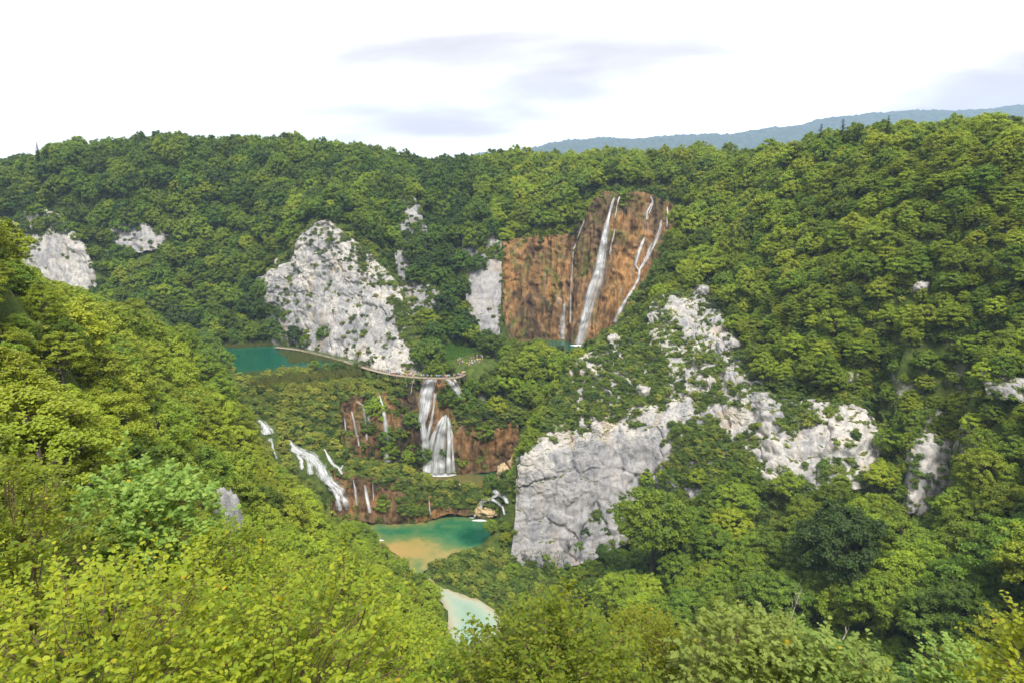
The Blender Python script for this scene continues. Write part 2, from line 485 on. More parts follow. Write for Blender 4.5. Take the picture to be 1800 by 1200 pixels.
CL['H'] = [
    [(1296, 690, 244), (1340, 690, 227), (1400, 702, 218), (1450, 700, 212), (1510, 712, 205), (1560, 750, 204)],
    [(1300, 760, 230), (1342, 755, 214), (1400, 765, 206), (1450, 765, 200), (1505, 775, 195), (1556, 790, 198)],
    [(1304, 850, 216), (1346, 850, 201), (1400, 864, 194), (1450, 866, 188), (1500, 862, 184), (1550, 850, 190)]]
CL['H2'] = [
    [(1598, 735, 192), (1640, 716, 192), (1682, 736, 189)],
    [(1600, 800, 183), (1638, 800, 182), (1678, 800, 181)],
    [(1598, 900, 172), (1632, 905, 171), (1668, 890, 171)]]
CL['I'] = [
    [(1720, 645, 178), (1770, 652, 174), (1815, 664, 170)],
    [(1738, 698, 170), (1776, 702, 166), (1822, 706, 163)]]
CL['K1'] = [
    [(600, 704, 290), (650, 692, 293), (700, 684, 295), (745, 668, 296), (800, 670, 297), (850, 722, 294), (912, 728, 294)],
    [(600, 745, 285), (650, 750, 286), (700, 750, 287), (745, 745, 289), (800, 748, 289), (850, 768, 288), (912, 775, 289)],
    [(598, 800, 279), (650, 815, 281), (700, 826, 283), (745, 834, 284), (800, 834, 284), (850, 830, 284), (915, 822, 288)]]
CL['K2'] = [
    [(588, 828, 263), (650, 842, 265), (690, 842, 265), (740, 850, 266), (790, 861, 270), (850, 865, 273)],
    [(588, 870, 257), (650, 880, 261), (690, 880, 261), (738, 885, 262), (790, 884, 266), (846, 888, 267)],
    [(584, 905, 252), (650, 918, 257), (690, 921, 258), (735, 918, 259), (790, 903, 263), (838, 908, 262)]]
CLI = {  # name, label, category, material, style, spacing
 'A': ("limestone_cliff", "tall pale limestone cliff with pointed crest rising straight from the boardwalk beside the upper lake", 'cliff', LIME, 'lime', 0.5),
 'A2': ("limestone_cliff", "narrow overgrown grey rock tower behind the pointed pale cliff, next to the green gully", 'cliff', LIMEG, 'lime', 0.8),
 'B': ("limestone_cliff", "pale bare cliff at the left edge under the far viewpoint", 'cliff', LIME, 'lime', 0.8),
 'C': ("limestone_cliff", "small broken rock band half hidden in the forest above the upper lake", 'cliff', LIMEG, 'lime', 0.8),
 'D': ("limestone_cliff", "smooth grey rock face directly left of the brown waterfall wall", 'cliff', LIMEG, 'lime', 0.8),
 'E': ("travertine_wall", "huge orange brown wall behind the tallest waterfall", 'cliff', TRAVB, 'trav', 0.7),
 'F': ("limestone_cliff", "great grey and white rock promontory standing over the turquoise pool", 'cliff', LIME, 'lime', 0.45),
 'H': ("limestone_cliff", "pale cliff band running right from the promontory above dark trees", 'cliff', LIME, 'lime', 0.6),
 'H2': ("limestone_cliff", "isolated pale rock strip among trees right of the long cliff band", 'cliff', LIME, 'lime', 0.6),
 'I': ("limestone_cliff", "low pale rock ledge at the right edge of the wooded slope", 'cliff', LIME, 'lime', 0.6),
 'K1': ("travertine_wall", "brown mossy wall below the boardwalk where the wide white falls drop", 'cliff', TRAV, 'trav', 0.5),
 'K2': ("travertine_wall", "low brown overhanging wall along the back of the turquoise pool", 'cliff', TRAV, 'trav', 0.5)}

def catmull(pts, t):
    """pts (n,3); t in [0, n-1]"""
    n = len(pts)
    i = np.clip(np.floor(t).astype(int), 0, n - 2)
    f = (t - i)[:, None]
    p0, p1, p2, p3 = pts[np.maximum(i - 1, 0)], pts[i], pts[i + 1], pts[np.minimum(i + 2, n - 1)]
    return 0.5 * ((2 * p1) + (p2 - p0) * f + (2 * p0 - 5 * p1 + 4 * p2 - p3) * f ** 2 + (3 * p1 - p0 - 3 * p2 + p3) * f ** 3)
def sheet(rows, nu, nv):
    R = np.array([[P(*c) for c in r] for r in rows])           # rows x cols x 3
    tu = np.linspace(0, R.shape[1] - 1, nu)
    A = np.array([catmull(r, tu) for r in R])                  # rows x nu
    tv = np.linspace(0, R.shape[0] - 1, nv)
    out = np.empty((nv, nu, 3))
    for j in range(nu):
        out[:, j] = catmull(A[:, j], tv)
    return out
def grid_normals(G):
    du = np.gradient(G, axis=1); dv = np.gradient(G, axis=0)
    N = np.cross(dv, du)
    N /= np.linalg.norm(N, axis=2, keepdims=True) + 1e-9
    flip = np.sum(N * (np.array((0, 0, CAMZ)) - G), axis=2).mean() < 0
    return -N if flip else N
def grid_faces(nv, nu):
    a = np.arange(nv * nu).reshape(nv, nu)
    return np.stack((a[:-1, :-1], a[1:, :-1], a[1:, 1:], a[:-1, 1:]), 2).reshape(-1, 4)
CTRL = []                                                     # ground control points (X, Y, Z)
CLIFF_GEO = {}
for key, rows in CL.items():
    nm, lab, cat, mat, style, sp = CLI[key]
    R = np.array([[P(*c) for c in r] for r in rows])
    wu = np.linalg.norm(np.diff(R, axis=1), axis=2).sum(1).max()
    hv = np.linalg.norm(np.diff(R, axis=0), axis=2).sum(0).max()
    nu, nv = int(wu / sp) + 2, int(hv / sp) + 2
    G = sheet(rows, nu, nv)
    N = grid_normals(G)
    Nh = N.copy(); Nh[..., 2] = 0
    Nh /= np.linalg.norm(Nh, axis=2, keepdims=True) + 1e-6
    for v in np.linspace(0, nv - 1, max(3, int(hv / 9) + 2)).astype(int):
        for u in np.linspace(0, nu - 1, max(3, int(wu / 9) + 2)).astype(int):
            c = G[v, u] - Nh[v, u] * (6.5 if key == 'E' else 3.0)
            CTRL.append((c[0], c[1], c[2] - 0.8))
    p = G.reshape(-1, 3); n = N.reshape(-1, 3)
    seed = sum(ord(ch) for ch in key) * 7
    if style == 'lime':
        w = p + 2.0 * np.stack([fbm(p / 7.0, 3, seed + 5 * k) for k in range(3)], 1)
        f1, f2, cid = worley(w / np.array((6.5, 6.5, 5.0)), seed)
        g1, g2, gid = worley(w / np.array((2.4, 2.4, 2.0)), seed + 3)
        h1, h2, hid = worley(w / np.array((13.0, 13.0, 16.0)), seed + 6)
        rough = 0.35 + 0.65 * np.clip(0.5 + 1.6 * fbm(p / 16.0, 2, seed + 8), 0, 1)          # smooth faces beside broken ones
        if key in ('F', 'D', 'A', 'B'):
            pq = proj(p)
            lower = {'F': in_poly(pq[:, 0], pq[:, 1], [(890, 815), (960, 800), (1060, 770), (1170, 740), (1240, 700), (1300, 740), (1340, 860), (1100, 1000), (890, 1000)]),
                     'D': pq[:, 1] > 440, 'A': pq[:, 1] > 535, 'B': pq[:, 1] > 0}[key]
            rough = np.where(lower, rough * 0.62, rough)
        d = 1.9 * (hid - 0.5) - 0.9 * np.exp(-(h2 - h1) / 0.035) + 2.0 * fbm(p / 16.0, 3, seed + 1)
        d += rough * (1.7 * (cid - 0.5) + 0.55 * (gid - 0.5) + 0.9 * fbm(p / 3.4, 4, seed + 2) - 0.7 * np.exp(-(f2 - f1) / 0.05) - 0.25 * np.exp(-(g2 - g1) / 0.06))
        strata = (p[:, 2] * 0.17 + 1.2 * fbm(p / 18.0, 3, seed + 9)) % 1.0
        d += rough * 1.2 * (strata - 0.5) * (0.5 + 0.5 * fbm(p / 10.0, 2, seed + 4))
        amp = 0.8 if key == 'D' else 1.0
    else:
        q = p / np.array((3.4, 3.4, 26.0))
        rid = 1 - np.abs(fbm(q + 0.5 * fbm(p / 6.0, 2, seed)[:, None], 4, seed + 1)) * 2
        d = 2.4 * (rid - 0.5) + 2.2 * fbm(p / np.array((9, 9, 20.0)), 3, seed + 2) + 0.6 * fbm(p / np.array((1.6, 1.6, 5.0)), 3, seed + 3)
        amp = 1.0 if key == 'E' else 0.8
    # the outline breaks up: rim vertices also wander in the sheet
    q = p + n * (d * amp)[:, None]
    q += 0.5 * np.stack([fbm(p / 2.2, 2, seed + 31 + k) for k in range(3)], 1)
    G2 = q.reshape(nv, nu, 3)
    # thickness: the crest and the flanks fold back into the hill
    top = [G2[0] - Nh[0] * a + np.array((0, 0, b)) for a, b in ((14, -9), (8, -2.5), (3, -0.2))]
    G2 = np.concatenate((np.array(top), G2), 0)
    def side(col, nh):
        return [col - nh * a for a in ((4.0, 1.5) if key in ('H2', 'I', 'C') else (10.0, 4.0))]
    nhL = np.concatenate((np.repeat(Nh[:1, 0], 3, 0), Nh[:, 0]), 0); nhR = np.concatenate((np.repeat(Nh[:1, -1], 3, 0), Nh[:, -1]), 0)
    L = np.stack(side(G2[:, 0], nhL), 1); Rr = np.stack(side(G2[:, -1], nhR)[::-1], 1)
    G2 = np.concatenate((L, G2, Rr), 1)
    CLIFF_GEO[key] = G2

# ------------------------------------------------------------------ terrain control points: canopy pixel, distance, canopy height
CAN = [
 # left spur near the camera
 (0, 385, 70, 8), (80, 470, 88, 8), (150, 560, 118, 8), (250, 592, 155, 8), (330, 604, 190, 8), (398, 690, 222, 6), (428, 790, 232, 5),
 (0, 600, 45, 8), (100, 650, 66, 8), (200, 700, 88, 8), (300, 740, 115, 8), (400, 760, 155, 8), (448, 850, 175, 8), (520, 925, 185, 8), (592, 940, 205, 6),
 (60, 800, 38, 8), (250, 850, 58, 8), (400, 900, 92, 7), (500, 1000, 105, 8), (600, 1000, 140, 8), (635, 965, 205, 6), (690, 1040, 165, 7),
 # left plateau, ridge and slope
 (-150, 300, 395, 10), (0, 282, 405, 10), (100, 258, 425, 12), (300, 253, 435, 12), (500, 252, 445, 12), (650, 270, 445, 12), (725, 292, 440, 12),
 (300, 450, 408, 8), (150, 530, 378, 8), (300, 560, 372, 8), (400, 510, 388, 8), (400, 400, 418, 9), (200, 340, 420, 9), (600, 340, 424, 9), (100, 345, 412, 4), (470, 420, 405, 6), (40, 520, 385, 8),
 # centre
 (745, 285, 462, 14), (800, 275, 455, 14), (900, 272, 455, 14), (1000, 275, 445, 14), (770, 420, 410, 11), (850, 370, 408, 11), (850, 330, 430, 12), (960, 370, 405, 10), (960, 320, 430, 12), (1080, 318, 398, 5), (1150, 300, 405, 8),
 (795, 600, 345, 0), (800, 560, 362, 1), (790, 520, 375, 3),
 # right plateau skyline and slope
 (1100, 285, 425, 10), (1200, 280, 405, 10), (1300, 270, 362, 10), (1400, 250, 320, 11), (1500, 240, 292, 12), (1600, 228, 262, 13), (1700, 220, 242, 13), (1800, 214, 220, 13),
 (1300, 350, 340, 8), (1200, 350, 368, 8), (1170, 400, 356, 6), (1120, 500, 342, 6), (1060, 560, 332, 6), (1200, 450, 328, 6), (1280, 400, 328, 7), (1320, 450, 292, 6), (1400, 400, 275, 7), (1400, 500, 248, 7),
 (1500, 300, 275, 9), (1500, 400, 252, 8), (1500, 500, 228, 7), (1600, 300, 246, 9), (1600, 450, 220, 8), (1600, 570, 202, 7), (1700, 300, 225, 9), (1700, 450, 207, 8), (1800, 400, 198, 8), (1800, 560, 181, 8), (1690, 600, 194, 8),
 (1300, 550, 268, 5), (1400, 620, 228, 6), (1500, 660, 214, 6), (1600, 680, 199, 6), (1700, 720, 176, 7), (1800, 760, 156, 7), (1750, 850, 150, 8), (1750, 950, 142, 8), (1650, 950, 152, 8), (1500, 890, 175, 8), (1400, 890, 182, 8), (1250, 900, 196, 8),
 (1500, 1000, 150, 9), (1600, 1050, 132, 9), (1750, 1050, 120, 9), (1300, 960, 180, 9), (1150, 990, 205, 8), (1100, 1050, 182, 8), (1250, 1050, 162, 9), (1400, 1050, 150, 9),
 # travertine steps
 (430, 668, 296, 2), (520, 675, 293, 2), (600, 672, 297, 2), (560, 710, 285, 2), (480, 720, 281, 2), (465, 752, 270, .2), (530, 750, 275, 1.5), (590, 770, 276, 1.5), (520, 805, 264, .2), (580, 812, 267, 1), (600, 858, 259, .2), (560, 860, 255, 1),
 (640, 822, 273, 1), (700, 822, 274, 1), (760, 842, 273, 1), (830, 868, 271, .2), (870, 858, 277, 0), (890, 880, 268, 0), (885, 905, 259, 0), (900, 850, 282, 1),
]
for px, py, D, h in CAN:
    q = P(px, py, D)
    CTRL.append((q[0], q[1], q[2] - h))
CTRL += [
 # under and around the camera, the near slope and the gorge floor
 (0, -15, 134), (0, 2, 131.5), (-8, 8, 127.5), (8, 8, 127), (0, 20, 112), (-20, 22, 114), (20, 22, 108), (0, 50, 82), (30, 50, 76), (-25, 50, 90), (0, 90, 46), (30, 90, 36), (-20, 90, 55),
 (0, 130, 12), (25, 130, 3), (-20, 135, 22), (-8, 165, 3.5), (40, 100, 2), (70, 60, 20), (60, 30, 70), (110, 60, 75), (140, 110, 120), (60, -10, 120), (-60, 0, 142), (-120, 60, 146), (-180, 130, 146), (120, -20, 130),
 (-150, 200, 108), (-140, 250, 76), (-135, 285, 60), (-210, 290, 80), (-220, 340, 66), (-300, 250, 140), (-320, 340, 110), (-420, 200, 160), (-420, 420, 150),
 # plateau beyond the edges
 (-300, 520, 142), (-100, 560, 138), (100, 560, 138), (300, 520, 138), (0, 640, 136), (-420, 640, 140), (420, 640, 138), (220, 250, 146), (300, 300, 146), (420, 300, 150), (220, 130, 143), (320, 100, 150), (420, 0, 150), (200, 20, 140),
 (200, 400, 140), (300, 400, 142),
 # terrace between the tall fall and the boardwalk
 (-28, 306, 56.5), (-12, 302, 55), (10, 306, 54), (12, 325, 55.5), (30, 330, 56), (0, 345, 57), (28, 302, 50), (45, 290, 50), (55, 310, 58), (-5, 352, 58), (30, 350, 56.5), (-30, 330, 58),
 # bushy flat beside the pool and the stream
 (-20, 230, 4.7), (0, 226, 4.8), (-6, 214, 3.8), (14, 222, 5), (-2, 205, 3.2), (6, 200, 4.5), (-32, 215, 4.0), (-40, 200, 8),
]
CTRL = np.array(CTRL)
# drop control points that sit almost on top of each other
keep = []
for i, c in enumerate(CTRL):
    if all((c[0] - CTRL[j][0]) ** 2 + (c[1] - CTRL[j][1]) ** 2 > 3.0 for j in keep):
        keep.append(i)
CTRL = CTRL[keep]
def rbf_fit(C):
    d = np.linalg.norm(C[:, None, :2] - C[None, :, :2], axis=2)
    n = len(C)
    A = np.zeros((n + 3, n + 3))
    A[:n, :n] = -d
    A[:n, n:] = np.concatenate((np.ones((n, 1)), C[:, :2] / 300), 1)
    A[n:, :n] = A[:n, n:].T
    A[np.arange(n), np.arange(n)] += -0.6
    return np.linalg.solve(A, np.concatenate((C[:, 2], np.zeros(3))))
WGT = rbf_fit(CTRL)
def rbf(xy):
    out = np.empty(len(xy))
    n = len(CTRL)
    for s in range(0, len(xy), 8000):
        b = xy[s:s + 8000]
        d = np.sqrt((b[:, None, 0] - CTRL[None, :, 0]) ** 2 + (b[:, None, 1] - CTRL[None, :, 1]) ** 2)
        out[s:s + 8000] = -d @ WGT[:n] + WGT[n] + (b / 300) @ WGT[n + 1:]
    return out

# water outlines in world metres
LAKE_Z, MID_Z, POOL_Z, STREAM_Z, SLAP_Z = 56.0, 15.0, 4.0, 2.6, 57.6
def on_plane(px, py, z):
    r = ray(px, py)
    t = (z - CAMZ) / r.z
    return (r.x * t, r.y * t)
WATER = {
 'lake': (LAKE_Z, [on_plane(*q, LAKE_Z) for q in ((400, 608), (480, 606), (500, 609), (560, 619), (600, 629), (628, 637), (600, 645), (560, 648), (500, 652), (440, 662), (400, 650), (380, 625))] + [(-190, 310), (-205, 335), (-185, 352)]),
 'mid': (MID_Z, [on_plane(*q, MID_Z) for q in ((728, 838), (760, 832), (800, 834), (850, 830), (905, 812), (912, 830), (884, 842), (852, 857), (800, 849), (745, 842))]),
 'pool': (POOL_Z, [on_plane(*q, POOL_Z) for q in ((648, 935), (660, 920), (700, 922), (750, 916), (800, 904), (840, 908), (870, 912), (884, 930), (876, 950), (840, 966), (790, 972), (760, 985), (735, 1000), (715, 990), (695, 968), (668, 952))]),
 'stream': (STREAM_Z, [on_plane(*q, STREAM_Z) for q in ((732, 990), (752, 1012), (775, 1030), (800, 1040), (840, 1052), (875, 1075), (888, 1095), (878, 1118), (850, 1145), (830, 1180), (780, 1180), (785, 1120), (788, 1090), (778, 1060), (755, 1035), (722, 1005))] ),
 'slap': (SLAP_Z, [on_plane(*q, SLAP_Z) for q in ((960, 598), (1000, 600), (1060, 606), (1100, 606), (1080, 618), (1000, 616), (965, 610))]),
}
def poly_dist(x, y, poly):
    poly = np.asarray(poly)
    best = np.full(len(x), 1e9)
    for i in range(len(poly)):
        a, b = poly[i - 1], poly[i]
        ab = b - a
        t = np.clip(((x - a[0]) * ab[0] + (y - a[1]) * ab[1]) / (ab @ ab + 1e-9), 0, 1)
        best = np.minimum(best, np.hypot(x - a[0] - t * ab[0], y - a[1] - t * ab[1]))
    return best

GS = 2.0
gx = np.arange(-430, 431, GS); gy = np.arange(-40, 641, GS)
GXX, GYY = np.meshgrid(gx, gy)
flat = np.stack((GXX.ravel(), GYY.ravel()), 1)
Z = rbf(flat)
dcam = np.hypot(flat[:, 0], flat[:, 1])
p3 = np.concatenate((flat, np.zeros((len(flat), 1))), 1)
Z += (1.6 * fbm(p3 / 22.0, 3, 5) + 0.6 * fbm(p3 / 6.0, 2, 8)) * np.clip((dcam - 20) / 60, 0, 1) * np.where((np.abs(flat[:, 0]) < 90) & (flat[:, 1] > 195) & (flat[:, 1] < 300), 0.3, 1)
for k, (lv, poly) in WATER.items():
    ins = in_poly(flat[:, 0], flat[:, 1], poly)
    d = poly_dist(flat[:, 0], flat[:, 1], poly)
    bed = lv - np.clip(0.25 + 0.35 * d, 0, 4.0)
    Z = np.where(ins, np.minimum(Z, bed), Z)
    near = (~ins) & (d < 7.0)
    w = np.clip(1 - d / 7.0, 0, 1)
    lim = lv + 0.25 + 0.05 * d
    Z = np.where(near & (Z < lim), lim * w + np.maximum(Z, lv - 1.0) * (1 - w), Z)
    near2 = (~ins) & (d < 3.0) & (Z > lv + 1.5 + d)
    if k != 'slap' and k != 'mid':
        Z = np.where(near2, lv + 0.4 + 0.8 * d + (Z - lv) * (d / 3.0) ** 2 * 0.6, Z)
Zg = Z.reshape(len(gy), len(gx))
def ground(x, y):
    x = np.atleast_1d(np.asarray(x, float)); y = np.atleast_1d(np.asarray(y, float))
    fx = np.clip((x - gx[0]) / GS, 0, len(gx) - 1.001); fy = np.clip((y - gy[0]) / GS, 0, len(gy) - 1.001)
    i, j = fx.astype(int), fy.astype(int)
    u, v = fx - i, fy - j
    return (Zg[j, i] * (1 - u) * (1 - v) + Zg[j, i + 1] * u * (1 - v) + Zg[j + 1, i] * (1 - u) * v + Zg[j + 1, i + 1] * u * v)
tv = np.concatenate((flat, Z[:, None]), 1)
tf = grid_faces(len(gy), len(gx))[:, ::-1].copy()
terrain = add("terrain", mesh_from("terrain", tv, tf, [GROUND], True), kind='structure', label="wooded limestone canyon slopes and gorge floor")

ALLV, ALLF, off = [tv], [tf], len(tv)
for key, G2 in CLIFF_GEO.items():
    nm, lab, cat, mat, style, sp = CLI[key]
    nv, nu = G2.shape[:2]
    f = grid_faces(nv, nu)
    me = mesh_from(nm, G2.reshape(-1, 3), f, [mat] + ([LIMEG] if key in ('F', 'A') else []), True)
    if key in ('F', 'A'):                      # the sheer faces are weathered grey, the broken crests stay white
        fc = G2.reshape(-1, 3)[f].mean(1)
        pq = proj(fc)
        wob = 26 * fbm(fc / 4.0, 4, 51)
        if key == 'F':
            gm = in_poly(pq[:, 0] + wob, pq[:, 1] + wob, [(880, 840), (960, 815), (1060, 790), (1172, 745), (1200, 800), (1340, 900), (1100, 1010), (880, 1010)])
        else:
            gm = in_poly(pq[:, 0] + wob, pq[:, 1] + wob, [(440, 490), (520, 495), (560, 540), (530, 590), (640, 560), (700, 600), (690, 640), (640, 600), (560, 610), (460, 570)])
        me.polygons.foreach_set('material_index', gm.astype(np.int32))
    add(nm, me, label=lab, category=cat, group=("travertine walls" if style == 'trav' else "limestone cliffs of the canyon"))
    ALLV.append(G2.reshape(-1, 3)); ALLF.append(f + off); off += nv * nu
AV = np.concatenate(ALLV); AF = np.concatenate(ALLF)
BVH = BVHTree.FromPolygons([tuple(v) for v in AV.tolist()], [tuple(f) for f in AF.tolist()])
CAMV = Vector((0, 0, CAMZ))
def hit(px, py):
    h = BVH.ray_cast(CAMV, ray(px, py), 3000)
    return h[0], h[1]

# ------------------------------------------------------------------ far hills beyond the plateau
def far_hill(name, pts, D, depth, sp, seed, label):
    pts = np.array([P(x, y, D) for x, y in pts])
    xs = np.arange(pts[0, 0], pts[-1, 0], sp)
    zs = np.interp(xs, pts[:, 0], pts[:, 2])
    zs = zs + 10 * fbm(np.stack((xs / 220, xs * 0, xs * 0 + seed), 1), 3, seed)
    rows = []
    v = np.linspace(0, 1, 60)
    for t in v:                                  # front foot to crest, then over
        yy = D - depth + depth * 1.12 * t
        s = np.sin(np.clip(t / 0.9, 0, 1) * math.pi / 2) ** 0.9
        zz = 60 + (zs - 60) * s - np.maximum(t - 0.9, 0) * 600
        rows.append(np.stack((xs, np.full_like(xs, yy), zz), 1))
    G = np.array(rows)
    q = G.reshape(-1, 3)
    f1, f2, cid = worley(q * np.array((1, 0.55, 0)) / 19.0 + np.array((0, 0, .5)), seed)
    q[:, 2] += 17.0 * (1 - np.clip(f1, 0, 1)) * (0.6 + 0.8 * cid) + 24 * fbm(q / 190.0, 3, seed + 2)
    return add(name, mesh_from(name, q, grid_faces(*G.shape[:2])[:, ::-1].copy(), [FARM], True), kind='structure', label=label)
Mf = MT("far_forest")
pf = Mf.pos()
FARM = Mf.done(Mf.principled(Mf.ramp(Mf.noise(0.035, 5, 0.7, pf), [(0.35, (0.012, 0.024, 0.012)), (0.55, (0.04, 0.06, 0.022)), (0.75, (0.075, 0.095, 0.03))]), 0.95, None, 0.05))
far_hill("hills", [(560, 330), (700, 300), (820, 284), (880, 272), (940, 264), (1000, 250), (1100, 248), (1200, 243), (1280, 243), (1350, 229), (1450, 213), (1550, 203), (1650, 205), (1720, 198), (1800, 192), (2000, 182), (2400, 190)], 4800, 1700, 9.0, 3, "long blue wooded mountain ridge on the horizon")
base = mesh_from("far_ground", [(-8000, 600, 118), (8000, 600, 118), (8000, 5400, 60), (-8000, 5400, 60)], [[0, 1, 2, 3]], [FARM])
add("far_ground", base, kind='structure')

# ------------------------------------------------------------------ water surfaces
def water_sheet(name, key, mat, depthfn, label, sp=1.0):
    lv, poly = WATER[key]
    poly = np.asarray(poly)
    c0 = poly.min(0) - 5; c1 = poly.max(0) + 5
    xs = np.arange(c0[0], c1[0] + sp, sp); ys = np.arange(c0[1], c1[1] + sp, sp)
    X, Y = np.meshgrid(xs, ys)
    x, y = X.ravel(), Y.ravel()
    ok = (in_poly(x, y, poly) | (poly_dist(x, y, poly) < (0.9 if key in ('mid', 'slap') else 3.0))).reshape(X.shape)
    f = grid_faces(len(ys), len(xs))[:, ::-1]
    okf = ok.ravel()[f].all(1)
    f = f[okf]
    used = np.unique(f)
    remap = -np.ones(len(x), int); remap[used] = np.arange(len(used))
    v = np.stack((x[used], y[used], np.full(len(used), lv)), 1)
    me = mesh_from(name, v, remap[f].copy(), [mat], True)
    a = me.attributes.new('depth', 'FLOAT', 'POINT')
    a.data.foreach_set('value', depthfn(v[:, 0], v[:, 1]).astype(np.float32))
    return add(name, me, kind='structure', label=label)
def dist_depth(key, scale):
    return lambda x, y: np.clip(np.where(in_poly(x, y, WATER[key][1]), poly_dist(x, y, WATER[key][1]), 0) / scale, 0, 1)
lake_m = mat_water("lake_water", [(0.0, (0.07, 0.10, 0.03)), (0.3, (0.012, 0.085, 0.042)), (1.0, (0.004, 0.068, 0.043))], 0.5, 0.05)
pool_m = mat_water("pool_water", [(0.0, (0.30, 0.20, 0.07)), (0.22, (0.23, 0.19, 0.06)), (0.40, (0.095, 0.15, 0.050)), (0.66, (0.024, 0.115, 0.050)), (1.0, (0.001, 0.058, 0.032))], 1.1, 0.06)
mid_m = mat_water("terrace_water", [(0.0, (0.17, 0.12, 0.04)), (0.30, (0.10, 0.095, 0.03)), (0.5, (0.02, 0.075, 0.036)), (1.0, (0.0, 0.045, 0.028))], 1.1, 0.06)
stream_m = mat_water("stream_water", [(0.0, (0.27, 0.235, 0.14)), (0.3, (0.28, 0.30, 0.22)), (0.7, (0.21, 0.29, 0.22)), (1.0, (0.18, 0.27, 0.20))], 1.3, 0.08)
def pool_depth(x, y):
    sx, sy = on_plane(712, 966, POOL_Z)
    dx, dy = on_plane(850, 942, POOL_Z)
    a = np.hypot((x - sx) / 19.0, (y - sy) / 11.0)
    b = np.exp(-(((x - dx) / 9.5) ** 2 + ((y - dy) / 6.5) ** 2))
    e = dist_depth('pool', 5.0)(x, y)
    v = 0.12 + 0.52 * np.clip(a - 0.35, 0, 1) + 0.6 * b
    return np.clip(v * (0.55 + 0.45 * e), 0, 1.1)
def mid_depth(x, y):
    dx, dy = on_plane(862, 822, MID_Z)
    b = np.exp(-(((x - dx) / 13.0) ** 2 + ((y - dy) / 6.0) ** 2))
    return np.clip(0.26 + 0.95 * b, 0, 1)
water_sheet("water", 'lake', lake_m, dist_depth('lake', 7.0), "still green upper lake beside the boardwalk", 1.5)
water_sheet("water", 'mid', mid_m, mid_depth, "dark green terrace pool at the foot of the wide falls", 0.7)
water_sheet("water", 'pool', pool_m, pool_depth, "turquoise pool with yellow shallows below the travertine wall", 0.6)
water_sheet("water", 'stream', stream_m, dist_depth('stream', 6.0), "pale milky stream leaving the pool between bushes", 0.8)
water_sheet("water", 'slap', lake_m, dist_depth('slap', 4.0), "small green basin at the foot of the tallest waterfall", 0.8)
# ------------------------------------------------------------------ plant prototypes
def unit(v):
    return v / (np.linalg.norm(v, axis=-1, keepdims=True) + 1e-9)
def leaf_quads(rng, pos, nrm, ls, asp=0.62):
    """one pointed quad per leaf"""
    n = len(pos)
    t = unit(np.cross(nrm, rng.normal(size=(n, 3))))
    b = np.cross(nrm, t)
    s = ls * rng.uniform(0.65, 1.35, (n, 1))
    v = np.stack((pos - t * s * .5, pos + b * s * asp * .5 - t * s * .06, pos + t * s * .5 - nrm * s * .12, pos - b * s * asp * .5 - t * s * .06), 1)
    return v.reshape(-1, 3), np.arange(n * 4).reshape(n, 4)
def tubes(segs, sides=5):
    """segs: list of (points (k,3), radii (k,)) -> verts, quads"""
    V, F, off = [], [], 0
    ang = np.linspace(0, 2 * math.pi, sides, endpoint=False)
    for pts, rad in segs:
        pts = np.asarray(pts, float)
        tg = unit(np.gradient(pts, axis=0))
        ref = np.where(np.abs(tg[:, 2:3]) > 0.9, np.array((1.0, 0, 0)), np.array((0, 0, 1.0)))
        a = unit(np.cross(tg, ref)); b = np.cross(tg, a)
        ring = pts[:, None] + np.asarray(rad)[:, None, None] * (a[:, None] * np.cos(ang)[None, :, None] + b[:, None] * np.sin(ang)[None, :, None])
        V.append(ring.reshape(-1, 3))
        k = len(pts)
        idx = np.arange(k * sides).reshape(k, sides)
        nx = np.roll(idx, -1, 1)
        F.append(np.stack((idx[:-1], nx[:-1], nx[1:], idx[1:]), 2).reshape(-1, 4) + off)
        off += k * sides
    return np.concatenate(V), np.concatenate(F)
